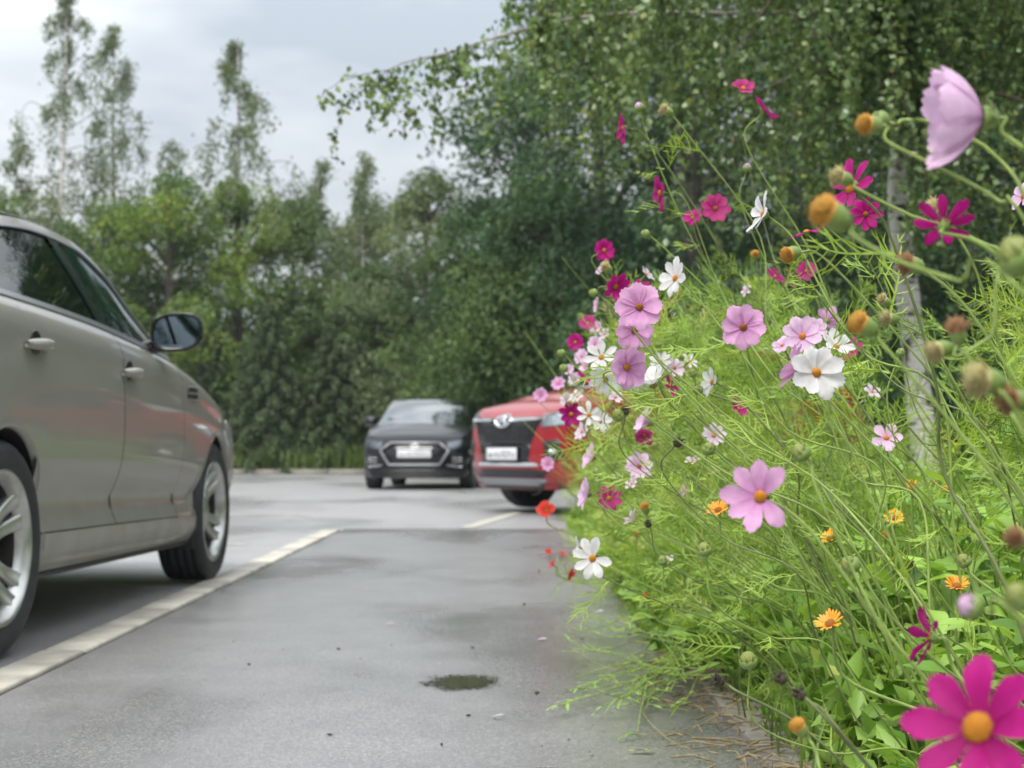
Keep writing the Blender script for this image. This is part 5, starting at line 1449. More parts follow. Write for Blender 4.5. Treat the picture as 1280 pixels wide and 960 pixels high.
C_(752, 447, 46, 'W', (-.25, .30, .85), 'upper of two ragged white cosmos beside the lowest pink of the trio', depth=3.1, wid=.44, cup=16, npet=7)
C_(757, 474, 46, 'W', (-.40, -.45, .75), 'lower of two ragged white cosmos beside the lowest pink of the trio', depth=3.1, wid=.5, cup=16)
C_(816, 480, 58, 'W', (-.25, .55, .2), 'white cosmos opening upwards, seen from below in front of the windscreen of the red car', depth=2.7, wid=.5, cup=36)
C_(845, 348, 54, 'W', (-.75, .15, .50), 'white cosmos turned away from the bed at its upper edge, petals spread like a hand', depth=2.8, wid=.5, cup=12)
C_(955, 268, 60, 'W', (-.93, .30, .12), 'white cosmos seen edge-on, standing among the upright magenta flowers', depth=2.5, wid=.5, cup=16)
C_(891, 478, 44, 'W', (-.90, .05, .25), 'white cosmos seen edge-on in the middle of the feathery leaves', depth=2.9, wid=.55, cup=18)
C_(812, 529, 44, 'L', (-.85, .35, .12), 'pale pink cosmos seen side-on above a magenta one', depth=3.0, wid=.7, cup=34)
C_(806, 543, 30, 'R', (-.2, -.5, .7), 'magenta cosmos tucked under the pale side-on one', depth=3.2, cup=20)
C_(894, 261, 40, 'R', (.05, .2, .97), 'magenta-rose cosmos facing the camera below the tallest magenta blooms', depth=3.5, wid=.6, npet=8, disc='disc_dark')
C_(866, 272, 28, 'K', (-.3, .5, .6), 'small magenta cosmos just beside the rose one facing the camera', depth=3.9)
C_(826, 241, 48, 'K', (-.95, -.15, .15), 'magenta cosmos seen edge-on, leaning outwards above the white hand-like one', depth=3.3, cup=6)
C_(780, 160, 42, 'K', (-.95, -.05, .15), 'magenta cosmos seen edge-on, furthest out over the dark trees', depth=3.6, cup=6)
head_(799, 133, 13, 'pink', (-.4, .8, .3), 'small magenta bud just above the magenta flower furthest out over the dark trees', depth=3.7)
C_(929, 111, 32, 'R', (.1, .6, .75), 'tallest magenta cosmos at the very top of the bed', depth=3.6, cup=18, dr=.1)
C_(955, 138, 46, 'K', (.55, .62, .2), 'magenta cosmos seen edge-on just under the tallest one', depth=3.4, cup=8)
head_(934, 209, 12, 'pink', (.2, .95, .2), 'tiny pink bud on the tall stem between the upright magenta flowers', depth=3.6)
C_(755, 313, 30, 'K', (.35, .10, .92), 'small deep magenta cosmos with yellow middle at the outer edge of the bed', depth=3.9, wid=.62)
C_(769, 358, 42, 'K', (.45, -.25, .8), 'ragged magenta cosmos right beside the round pink one', depth=3.2, wid=.5, cup=24)
C_(753, 336, 22, 'L', (-.6, .4, .3), 'small blurred pale pink cosmos under the deep magenta one', depth=4.6)
C_(747, 381, 22, 'L', (-.8, .1, .2), 'small pale pink cosmos seen edge-on under the ragged magenta one', depth=4.8)
C_(735, 404, 24, 'R', (-.2, .4, .8), 'small rose cosmos with yellow middle on a thin bent stem', depth=4.8)
C_(745, 410, 20, 'L', (-.3, .2, .8), 'tiny pale pink cosmos beside the small rose one on a thin bent stem', depth=5.2)
C_(719, 428, 24, 'K', (-.1, .2, .95), 'small round magenta cosmos farthest out above the bonnet of the red car', depth=5.0)
C_(727, 446, 22, 'L', (-.5, .3, .6), 'tiny pale pink cosmos under the small round magenta one', depth=5.3)
C_(733, 457, 24, 'L', (-.7, .3, .4), 'tiny pale pink cosmos edge-on, lower of the two under the round magenta one', depth=5.1)
C_(698, 480, 20, 'P', (-.4, .4, .8), 'tiny pink cosmos standing off the bed beside the bonnet of the red car', depth=5.6)
C_(719, 474, 20, 'H', (-.5, .2, .7), 'tiny blush cosmos above the streak of magenta petals', depth=5.5)
C_(733, 478, 42, 'K', (.62, .70, .2), 'magenta cosmos seen edge-on as a slanting streak', depth=4.2, cup=8)
C_(676, 494, 20, 'P', (-.2, .2, .9), 'tiny blurred pink cosmos right over the bonnet of the red car', depth=6.0)
C_(714, 518, 34, 'K', (.1, .1, .97), 'magenta cosmos in front of the headlight of the red car', depth=4.2, wid=.55)
C_(736, 519, 36, 'W', (.0, .3, .9), 'ragged white cosmos beside the magenta one before the red headlight', depth=3.8, wid=.38, npet=6, cup=22)
C_(750, 527, 32, 'W', (.35, .2, .8), 'white cosmos hidden among buds beside the ragged white one', depth=3.9, wid=.5)
C_(741, 572, 38, 'L', (-.92, .28, .2), 'pale pink cosmos edge-on, upper of the two by the bumper of the red car', depth=3.5, wid=.62, cup=22)
C_(735, 618, 44, 'L', (-.94, .22, .2), 'pale pink cosmos edge-on, lower of the two by the bumper of the red car', depth=3.3, wid=.62, cup=20)
C_(799, 583, 38, 'L', (-.12, .2, .96), 'pale pink cosmos with greenish middle facing the camera low in the bed', depth=3.4, wid=.60, disc='disc_dark')
C_(761, 623, 36, 'R', (.05, .15, .97), 'crimson-rose cosmos with yellow middle low in the bed', depth=3.6, wid=.5)
C_(741, 698, 56, 'W', (-.30, .10, .93), 'white cosmos with orange middle lowest over the asphalt path', depth=2.9, wid=.46, cup=14, npet=8, skip=(0,))
C_(725, 684, 30, 'W', (-.8, .1, .2), 'small white cosmos just behind the one lowest over the path', depth=3.3, npet=5)
C_(793, 650, 32, 'H', (-.75, .5, .2), 'blush white cosmos half closed, below the crimson-rose one', depth=3.3, wid=.42, cup=38, npet=6)
C_(857, 612, 20, 'P', (-.6, .3, .4), 'small pink cosmos edge-on deep in the feathery leaves', depth=3.9, npet=5)
C_(866, 576, 22, 'H', (-.2, .7, .4), 'small blush cosmos sunk in the feathery leaves', depth=3.7, npet=5)
C_(892, 545, 34, 'H', (.1, .4, .8), 'faded white cosmos beside a dark seed head in the leaves', depth=3.3, wid=.5)
C_(923, 511, 28, 'K', (.5, .55, .5), 'magenta cosmos edge-on in the middle of the feathery leaves', depth=3.4, cup=10)
C_(838, 482, 30, 'K', (.5, .2, .7), 'magenta cosmos with yellow middle under the white one opening upwards', depth=3.1, npet=5, wid=.5)
C_(843, 460, 30, 'H', (.3, .3, .8), 'blush cosmos in front of the windscreen of the red car', depth=3.0, wid=.5)
C_(808, 343, 24, 'H', (.5, .4, .3), 'small blush cosmos edge-on between the ragged magenta and the white hand-like one', depth=3.6, npet=6)
C_(1108, 548, 44, 'L', (-.1, .5, .75), 'pale pink cosmos with dark-veined petals in the shade beside the birch trunk', depth=2.9, npet=5, wid=.7)
C_(1082, 268, 44, 'K', (.0, .05, 1), 'magenta cosmos with dark middle facing the camera beside the birch trunk', depth=2.8, disc='disc_dark', wid=.52)
C_(1180, 282, 84, 'K', (.30, .55, -.72), 'large magenta cosmos seen from behind with pale green cup', depth=1.35, wid=.36, cup=16, npet=8, via=[(1215, 300), (1260, 330), (1320, 390)])
C_(1064, 236, 84, 'K', (-.72, .28, .35), 'magenta cosmos seen side-on behind the big golden spent head', depth=1.75, wid=.42, cup=10, npet=7)
C_(1008, 290, 46, 'K', (-.2, .85, .1), 'magenta cosmos with drooping petals just under the golden spent head', depth=2.3, wid=.4, cup=-4, npet=6)
C_(1008, 339, 28, 'R', (-.1, .3, .9), 'small rose cosmos with orange middle below the golden spent head', depth=3.4)
C_(969, 346, 30, 'K', (.3, .5, .4), 'small magenta cosmos edge-on above the feathery leaves', depth=3.5, npet=6)
C_(933, 364, 18, 'H', (-.5, .3, .4), 'tiny blush cosmos above the flat pink one', depth=4.2, npet=5)
C_(685, 580, 20, 'P', (-.3, .2, .9), 'tiny blurred pink cosmos over the bumper of the red car', depth=6.0)
C_(1279, 246, 40, 'L', (-.8, .2, .3), 'pale pink cosmos cut by the picture edge', depth=2.2, npet=6)
C_(1066, 438, 34, 'R', (-.5, .3, .5), 'rose cosmos hidden behind the small white one', depth=2.9, npet=5)
C_(790, 436, 34, 'R', (-.7, .3, .3), 'dark rose cosmos wedged between the white and pink blooms', depth=2.8, npet=5)

C_(744, 430, 22, 'L', (-.4, .3, .7), 'tiny pale pink cosmos above the upper ragged white one', depth=4.4)
C_(708, 499, 20, 'H', (-.6, .3, .6), 'tiny blush cosmos between the bonnet and headlight of the red car', depth=4.8)
C_(722, 496, 24, 'W', (-.5, .5, .5), 'small white cosmos just below the slanting magenta streak', depth=4.2, wid=.45)
C_(728, 540, 26, 'H', (-.6, .3, .5), 'blush cosmos below the ragged white one before the red headlight', depth=4.0, wid=.5)
C_(769, 497, 24, 'H', (.2, .6, .6), 'small blush cosmos beneath the lower ragged white bloom', depth=3.4, npet=6)
C_(862, 452, 26, 'W', (.4, .4, .6), 'small white cosmos beside the dark green bud', depth=3.0, wid=.4, npet=6)
C_(826, 452, 30, 'W', (-.2, .5, .7), 'white cosmos behind the one opening upwards', depth=3.0, wid=.45)
C_(1020, 412, 32, 'L', (-.3, .2, .8), 'pale pink cosmos between the half hidden one and the small white one', depth=2.9, wid=.6)
C_(978, 432, 28, 'L', (-.5, .4, .5), 'small pale pink cosmos behind the pink one seen from behind', depth=3.0)
C_(756, 418, 18, 'H', (-.5, .3, .6), 'tiny blush cosmos above the lowest pink of the trio', depth=4.6, npet=6)
C_(712, 462, 16, 'L', (-.5, .3, .6), 'tiny pale pink cosmos beside the green bud over the bonnet', depth=5.4)
C_(790, 605, 20, 'H', (-.4, .5, .5), 'tiny blush cosmos under the pale pink one with greenish middle', depth=3.6, npet=5)
C_(836, 700, 16, 'W', (-.3, .6, .5), 'tiny white cosmos low in the leaves near the asphalt', depth=3.6, npet=5)
C_(1090, 490, 24, 'H', (.2, .5, .6), 'small blush cosmos in the shade before the tail of the red car', depth=3.2, npet=5)

# --- buds, spent flowers, seed heads
H_ = head_
H_(1034, 266, 56, 'spent_y', (-.82, .42, .15), 'biggest golden spent head, fuzzy and blurred, leaning out over the magenta petals', depth=1.06, via=[(1065, 293), (1120, 325), (1200, 352), (1300, 385)])
H_(1084, 156, 36, 'spent_y', (-.95, .05, .2), 'yellow spent head at the height of the large pale pink bloom', depth=1.25, via=[(1108, 176), (1160, 203), (1250, 252), (1310, 320)])
H_(1098, 150, 26, 'bud', (-.85, .2, -.1), 'green bud touching the yellow spent head', depth=1.3, via=[(1130, 150), (1170, 155), (1250, 200), (1320, 330)])
H_(1050, 222, 30, 'spent_s', (-.9, .25, .2), 'greyish bud on a stem crossing behind the golden spent head', depth=1.4, via=[(1070, 235), (1140, 270), (1220, 300), (1310, 390)])
H_(1168, 262, 30, 'spent_s', (-.7, .5, .2), 'brown bud right behind the large magenta bloom seen from behind', depth=1.7)
H_(1136, 330, 34, 'spent_b', (-.85, .2, .1), 'brown flattened spent head in front of the birch trunk', depth=1.5)
H_(986, 318, 28, 'spent_y', (-.75, -.3, .3), 'shaggy yellow spent head under the golden one', depth=1.8)
H_(944, 318, 14, 'spent_y', (-.3, .6, .6), 'tiny yellow spent head above the feathery leaves', depth=3.3)
H_(1076, 405, 40, 'spent_y', (-.85, .45, .1), 'orange-brown spent head above the small white cosmos', depth=1.3, via=[(1098, 424), (1130, 460), (1190, 530), (1270, 640)])
H_(1104, 375, 18, 'spent_s', (-.7, .4, .2), 'small pale spent head, upper of two beside the birch trunk', depth=2.1)
H_(1110, 398, 24, 'spent_s', (-.9, .1, .2), 'pale spent head, lower of two beside the birch trunk', depth=1.8)
H_(1172, 438, 34, 'spent_s', (-.85, -.3, .2), 'straw coloured spent head with hanging petals over the birch trunk', depth=1.2, via=[(1195, 446), (1240, 420), (1310, 370)])
H_(1196, 412, 34, 'spent_b', (-.2, .9, .2), 'brown withered head touching the straw coloured one', depth=1.15, via=[(1205, 440), (1250, 500), (1310, 600)])
H_(1228, 476, 52, 'spent_s', (-.95, .1, .2), 'large blurred pale spent head, brown at its tip', depth=1.0, via=[(1252, 500), (1300, 560)])
H_(1264, 500, 44, 'spent_b', (-.97, .1, .2), 'blurred brown spent head cut by the picture edge', depth=1.0, via=[(1300, 520), (1340, 560)])
H_(1270, 318, 56, 'pale', (-.55, .75, .2), 'large blurred pale green bud at the picture edge', depth=1.0, via=[(1285, 360), (1320, 430)])
H_(1212, 757, 36, 'pink', (-.93, .3, .2), 'closed pink bud above the largest magenta bloom', depth=.95, via=[(1240, 768), (1300, 800)])
H_(1272, 744, 40, 'pale', (-.6, .5, .3), 'blurred yellow-green bud cut by the picture edge', depth=.85, via=[(1300, 770), (1330, 820)])
H_(1272, 672, 34, 'spent_b', (-.9, .2, .2), 'brown withered head cut by the picture edge above the yellow-green bud', depth=.95, via=[(1300, 690), (1330, 740)])
H_(1000, 565, 26, 'pale', (-.6, .6, .3), 'yellow-green bud over the feathery leaves beside the large pink bloom', depth=1.5, via=[(1020, 610), (1060, 700), (1120, 820)])
H_(897, 851, 26, 'seed', (-.6, .3, .4), 'dark seed head hanging at the path edge of the bed', depth=1.75, via=[(925, 866), (990, 900), (1060, 960)])
H_(976, 848, 24, 'seed', (-.6, .6, .3), 'dark seed head, upper of the two above the bed edging', depth=1.5, via=[(1000, 866), (1060, 930)])
H_(1000, 868, 24, 'seed', (-.7, .5, .3), 'dark seed head, lower of the two above the bed edging', depth=1.5, via=[(1030, 890), (1080, 950)])
H_(998, 908, 28, 'spent_y', (-.6, .75, .2), 'orange spent head right above the paving slab', depth=1.45, via=[(1020, 940), (1040, 1000)])
H_(848, 553, 20, 'seed', (.3, .3, .8), 'black seed head inside the feathery leaves', depth=2.6)
H_(886, 560, 18, 'pale', (.2, .8, .4), 'olive bud beside the faded white bloom', depth=2.7)
H_(806, 292, 12, 'bud', (-.9, .2, .2), 'small round green bud at the upper edge of the bed, on an arching stem', depth=2.9)
H_(832, 138, 18, 'spent_s', (-.8, .4, .2), 'dry spent head on a tall stem over the dark trees', depth=3.3)
H_(772, 518, 18, 'pale', (-.4, .5, .5), 'pale bud beside the white bloom hidden among buds', depth=3.0)
H_(782, 514, 16, 'seed', (.0, .8, .4), 'black seed head beside the pale bud', depth=3.0)
H_(701, 441, 11, 'bud', (-.9, .3, .2), 'green bud farthest out over the dark trees on a horizontal stalk', depth=3.6)
H_(704, 460, 12, 'bud', (-.8, .5, .2), 'green bud under the one farthest out', depth=3.6)
H_(741, 366, 12, 'bud', (-.95, .2, .1), 'green bud on a long curved stalk over the dark trees', depth=3.3)
H_(758, 334, 16, 'spent_s', (-.6, .5, .3), 'small spent head between the two magenta blooms at the outer edge', depth=3.4)
H_(822, 430, 10, 'bud', (-.5, .6, .4), 'tiny green bud above the blush bloom before the windscreen', depth=3.0)
H_(872, 487, 14, 'pale', (-.7, .3, .5), 'pale bud just beside the edge-on white bloom', depth=2.9)
H_(866, 466, 12, 'bud', (-.4, .8, .3), 'dark green bud beside the blush bloom', depth=2.9)
H_(1062, 705, 26, 'pale', (-.8, .5, .2), 'pale green nodding bud above the orange marigolds', depth=1.7, real=.022)
H_(935, 824, 25, 'pale', (-.2, .85, .4), 'large pale green bud among the lower leaves', depth=2.0, real=.03)
H_(880, 686, 20, 'pale', (-.3, .9, .3), 'pale green bud in the lower leaves beside the orange marigold', depth=2.4)
H_(828, 700, 14, 'bud', (-.2, .9, .3), 'small green bud above the low marigold at the path', depth=3.0)
H_(1204, 700, 20, 'bud', (-.5, .7, .3), 'green bud above the closed pink bud', depth=1.8)
H_(1140, 706, 14, 'seed', (-.3, .8, .3), 'small black seed head among the marigold leaves', depth=2.4)
H_(1068, 466, 10, 'bud', (-.6, .5, .3), 'tiny dark bud on a thin stalk before the tail of the red car', depth=2.6)
H_(1126, 440, 12, 'bud', (.3, .8, .3), 'tiny green bud at the side of the birch trunk', depth=2.6)
H_(810, 655, 14, 'seed', (-.4, .6, .3), 'small dark seed head beside the half-closed blush bloom', depth=3.1)
H_(768, 598, 14, 'pale', (-.6, .5, .3), 'olive bud above the crimson-rose bloom', depth=3.3)
H_(746, 590, 12, 'bud', (-.4, .7, .3), 'small green bud between the two edge-on pale pink blooms', depth=3.4)
H_(806, 634, 16, 'spent_y', (-.3, .8, .3), 'small rusty spent head just off the crimson-rose bloom', depth=3.2)

# --- marigolds
marigold(1140, 612, 26, 'amber marigold cup nearest the birch trunk', 'yellow_orange', (-.1, .95, .25), 'cup')
marigold(1181, 615, 20, 'amber marigold cup beside the two by the birch', 'yellow_orange', (.1, .95, .3), 'cup')
marigold(1166, 607, 16, 'small orange marigold between the two amber cups', 'orange', (0, .9, .4), 'cup')
marigold(1038, 673, 26, 'amber marigold half open above the pale nodding bud', 'yellow_orange', (-.6, .7, .3))
marigold(1107, 671, 17, 'small orange marigold bud amid the leaves', 'orange', (0, .95, .3), 'cup', real=.03)
marigold(980, 735, 18, 'orange marigold half hidden behind a broad leaf', 'orange', (-.3, .8, .4))
marigold(1196, 733, 30, 'wide orange marigold behind the closed pink bud', 'orange', (-.1, .85, .5))
marigold(1038, 780, 36, 'bright orange marigold standing clear in the lower leaves', 'orange', (-.4, .75, .45))
marigold(810, 746, 15, 'low orange marigold at the asphalt edge', 'orange', (-.5, .6, .5), 'cup', real=.034)
marigold(898, 638, 26, 'orange marigold just beside the petals of the large pink bloom', 'orange', (-.3, .7, .5))
marigold(912, 628, 20, 'amber marigold behind the orange one by the large pink bloom', 'yellow_orange', (0, .9, .4))
marigold(795, 670, 13, 'tiny orange marigold beneath the blush bloom', 'orange', (-.2, .8, .5), 'cup', real=.034)
marigold(1112, 700, 14, 'small amber marigold in the shade of the stems', 'yellow_orange', (0, .9, .4), real=.03)
marigold(1118, 648, 24, 'faded marigold with brown middle in the leaves', 'yellow_orange', (-.2, .6, .7), real=.045)

# --- poppies
poppy(683, 639, 28, 'scarlet poppy standing out over the path, largest of the red flowers', (-.2, .4, .8), 6.3)
poppy(692, 706, 15, 'small scarlet poppy lowest out over the path', (-.8, .5, .3), 6.2)
poppy(711, 717, 18, 'scarlet poppy drooping against the leaves at the path', (.7, -.3, .5), 6.1)
poppy(703, 694, 14, 'small scarlet poppy between the two lower ones', (.3, .9, .25), 6.2)
poppy(686, 690, 10, 'tiny scarlet poppy beside the small one over the path', (-.3, .5, .8), 6.3)
# ------------------------------------------------------------------ feathery mass, low leaves, litter
def arr(g):
    v = np.concatenate(g.v); q = np.concatenate(g.q); t = np.concatenate(g.t); return v, q, t

def scatter_feathers(name, pos, size, dirs, tint, label):
    V, Q, T, tq, tt = [], [], [], [], []; n0 = 0
    kind = RNG.integers(0, 4, len(pos))
    for k in range(4):
        v, q, t = arr(FE[k]); idx = np.where(kind == k)[0]
        d = dirs[idx]; r = rand_unit(len(idx)); z = np.cross(d, r); z /= np.linalg.norm(z, axis=1, keepdims=True) + 1e-9
        y = np.cross(z, d); Rm = np.stack([d, y, z], -1) * size[idx][:, None, None]
        W = np.einsum('nij,vj->nvi', Rm, v) + pos[idx][:, None]
        o = (np.arange(len(idx)) * len(v))[:, None, None] + n0
        V.append(W.reshape(-1, 3)); Q.append((q[None] + o).reshape(-1, 4)); T.append((t[None] + o).reshape(-1, 3))
        tq.append(np.repeat(tint[idx], len(q))); tt.append(np.repeat(tint[idx], len(t))); n0 += len(idx) * len(v)
    me = mesh_np(name, np.concatenate(V), np.concatenate(Q), np.concatenate(T), {'tint': np.concatenate(tq + tt)})
    o = link(name, me, M['feather'], None, kind='stuff'); o['label'] = label; return o

# clumps of feathery plants: x, y, radius, height
CL = [(.64, 3.45, .24, .68), (.62, 3.9, .28, .98), (.86, 4.1, .28, 1.00), (.55, 4.5, .28, 1.05), (.86, 4.8, .30, 1.16), (.56, 5.2, .30, 1.10),
      (.98, 5.5, .30, 1.16), (.60, 6.0, .30, 1.05), (.95, 6.3, .30, 1.15), (.50, 6.8, .28, .72), (.90, 7.1, .30, .72), (.55, 7.7, .28, .62), (.95, 8.0, .3, .62), (.6, 8.7, .28, .6),
      (.60, 9.6, .28, .6), (.60, 10.6, .28, .6), (.65, 11.6, .28, .6), (.7, 12.4, .28, .55), (1.0, 9.2, .3, .6), (1.05, 10.4, .3, .6),
      (1.02, 2.75, .22, .90), (1.20, 3.3, .24, .98), (1.45, 3.8, .26, 1.0), (1.3, 2.6, .2, .9), (1.75, 4.4, .3, 1.0), (.98, 2.35, .14, .72),
      (1.15, 4.9, .3, .62), (1.5, 5.6, .34, .66), (1.35, 6.8, .34, .62), (1.8, 7.2, .36, .7), (2.2, 6.2, .4, .9), (1.05, 3.7, .3, .55)]
pos, dirs, tint, size = [], [], [], []
stem_P = []
for (x, y, r, h) in CL:
    n = int((250 if y < 6.6 else 190) * (h / .9) * (r / .28) ** 1.5 * (1.0 if y < 7.5 else .75))
    near = y < 3.6 and x > .9
    if near: n = int(n * .7)
    u = RNG.uniform(.52 if near else .12, 1.0, n) ** .95
    sp = r * (1.15 - .45 * u)
    px_ = x + RNG.normal(0, .55, n) * sp - .10 * u * h; py_ = y + RNG.normal(0, .6, n) * sp * 1.2
    px_ = np.where(px_ < BEDX - .20 * h, BEDX - RNG.uniform(-.1, .2, n) * h, px_)
    pos.append(np.stack([px_, py_, u * h * RNG.uniform(.9, 1.06, n)], -1))
    d = rand_unit(n) * np.array([1, 1, .6]) + np.array([-.25, -.1, .45]); dirs.append(d / np.linalg.norm(d, axis=1, keepdims=True))
    b = RNG.uniform(.35, .6); tint.append(np.clip(b + RNG.normal(0, .27, n) + (RNG.uniform(0, 1, n) > .96) * .45, 0, 1)); size.append(RNG.uniform(.055, .125, n))
    for k in range(int((5 if y < 4.4 else 12) * r / .28)):
        bx, by = x + .30 * h * RNG.uniform(.2, 1.2) + RNG.normal(0, r * .3), y + RNG.normal(0, r * .6)
        bx = max(bx, BEDX + .12)
        tx, ty = x + RNG.normal(0, r * .6) - .08, y + RNG.normal(0, r * .7)
        hh = h * RNG.uniform(.7, 1.12)
        stem_P.append(([bx, by, 0], [bx * .55 + tx * .45, by * .5 + ty * .5, hh * .55], [tx, ty, hh]))
pos, dirs, tint, size = map(np.concatenate, (pos, dirs, tint, size))
scatter_feathers('cosmos_foliage', pos, size, dirs, tint, 'feathery cosmos leaves filling the bed')
g1, g2 = Geo(), Geo()
for i, (a, b, c) in enumerate(stem_P):
    p = curve_pts([a, b, c], 10); (g2 if i % 4 == 0 else g1).tube(p, np.linspace(.0026, .0011, len(p)), 4, cap=False)
g1.build('cosmos_stalks', M['stem'], kind='stuff', label='thin green stalks leaning through the bed')
g2.build('dark_stalks', M['stem_dark'], kind='stuff', label='older olive stalks leaning through the bed')

# broad-leaved marigold plants: each leaf its own part
def leaf_mesh(seed, wid=.30, lobed=False):
    r = random.Random(seed); nu, nv = 8, 5; P = np.zeros((nu, nv, 3))
    for i in range(nu):
        u = i / (nu - 1); w = wid * (math.sin(math.pi * (.06 + .90 * u ** 1.15)) ** .8) * (1 + (.35 * math.cos(u * 22) if lobed else 0)) + .02
        for j in range(nv):
            v = 2 * j / (nv - 1) - 1
            P[i, j] = (u, w * .5 * v + r.uniform(-1, 1) * .01, -.30 * u * u + .12 * w * abs(v) + .025 * math.sin(u * 9 + seed) * v)
    me = Geo().grid(P).mesh('leaf'); me.attributes.new('tint', 'FLOAT', 'FACE').data.foreach_set('value', np.full(len(me.polygons), r.uniform(.15, .85), np.float32))
    me.materials.append(M['broad']); return me
LM = [leaf_mesh(k, (.30, .36, .26, .33, .42, .30)[k], k == 4) for k in range(6)]
GM = 'low marigold plants in the bed'
spots = []
for y0, y1, x0, x1, n in ((2.0, 2.6, .66, .98, 16), (2.6, 3.4, .68, 1.30, 44), (3.3, 3.8, .62, 1.6, 34), (3.8, 4.4, .53, 1.6, 44), (4.3, 5.4, .47, .95, 30), (4.3, 5.4, .95, 1.9, 30), (5.4, 7.2, .44, .8, 26), (5.4, 7.2, .8, 2.2, 14), (7.2, 9.0, .50, 1.3, 10)):
    k = 0; tries = 0
    while k < n and tries < 400:
        tries += 1
        q = (RNG.uniform(x0, x1), RNG.uniform(y0, y1))
        if all((q[0] - s[0]) ** 2 + (q[1] - s[1]) ** 2 > .095 ** 2 for s in spots): spots.append(q); k += 1
for (x, y) in spots:
    o = root('marigold_plant', (x, y, 0), 'low marigold plant with broad pale green leaves rising from the flower bed', 'plant', GM)
    h = RNG.uniform(.24, .48) * (1.15 if 3.4 < y < 5.4 and x > .8 else 1) * (1.0 if x > .72 else .75)
    g = Geo(); nst = 3
    for s in range(nst):
        a = RNG.uniform(0, 6.28); q = curve_pts([[0, 0, 0], [.03 * np.cos(a), .03 * np.sin(a), h * .5], [.09 * np.cos(a), .09 * np.sin(a), h * RNG.uniform(.8, 1.1)]], 7)
        g.tube(q, np.linspace(.0035, .002, len(q)), 4)
        for k in range(5):
            i = RNG.integers(2, len(q)); az = RNG.uniform(0, 6.28); el = RNG.uniform(.15, .95)
            me = LM[RNG.integers(6)]; L = RNG.uniform(.08, .14) * (1.1 - .3 * i / len(q))
            put('leaf', me, o, Matrix.Translation(Vector(q[i])) @ Matrix.Rotation(az, 4, 'Z') @ Matrix.Rotation(-el, 4, 'Y') @ Matrix.Rotation(RNG.normal(0, .3), 4, 'X') @ Matrix.Scale(L, 4))
    g.build('stem', M['stem'], o)
# small mixed leaves that close the floor of the bed
n = 25000
Y = RNG.uniform(1.9, 12.8, n); X = BEDX - .05 + np.where(Y < 4.4, .13, 0) + np.abs(RNG.normal(0, .75, n))
Z = RNG.uniform(.02, 1, n) ** 1.3 * np.clip(.15 + .5 * (X - BEDX), .12, .38) * (.8 + .4 * np.sin(X * 9 + Y * 5))
o = crown_obj(np.stack([X, Y, np.maximum(Z, .02)], -1), .062, np.clip(RNG.normal(.5, .22, n), 0, 1), M['broad'], None, droop=-.2, aspect=.5, name='ground_cover')
o['label'] = 'small mixed leaves covering the floor of the bed'
n = 3500
grass_blades('grass', BEDX + .02 + np.abs(RNG.normal(0, .6, n)), RNG.uniform(2, 12.8, n), np.full(n, .01), .17, .0028, M['grass'], 'thin grass and seedlings in the bed', bend=.6)
n = 9000
grass_blades('grass', RNG.uniform(1.6, 9, n), RNG.uniform(4, 15, n), np.full(n, .0), .25, .007, M['grass'], 'grass beyond the flower bed')
# dry stems and crumbs along the bed edge
g = Geo()
for k in range(380):
    x, y = BEDX + RNG.normal(.06, .10), RNG.uniform(2.8, 4.6) if k < 300 else RNG.uniform(4.6, 7.5); a = RNG.uniform(0, 6.28); L = RNG.uniform(.03, .16)
    d = np.array([np.cos(a), np.sin(a), 0]) * L / 2; z = RNG.uniform(.006, .035)
    g.tube([[x - d[0], y - d[1], z], [x, y, z + RNG.uniform(0, .012)], [x + d[0], y + d[1], z * RNG.uniform(.5, 1.2)]], RNG.uniform(.0012, .0030), 4)
g.build('dry_stems', M['litter'], kind='stuff', label='dry broken stems along the edge of the bed')
g = Geo()
for k in range(420):
    x = BEDX - abs(RNG.normal(0, .16)) if k < 330 else RNG.uniform(-1.2, .4); y = RNG.uniform(2.9, 6.5); s = RNG.uniform(.0015, .0045)
    if k >= 330: s *= .8
    c = np.array([x, y, s * .4]); v = c + rand_unit(4) * s * np.array([1.3, 1.3, .5]); g.add(v, t=[[0, 1, 2], [0, 2, 3], [0, 3, 1], [1, 3, 2]])
g.build('plant_crumbs', M['litter'], smooth=False, kind='stuff', label='crumbs of plant litter on the asphalt')

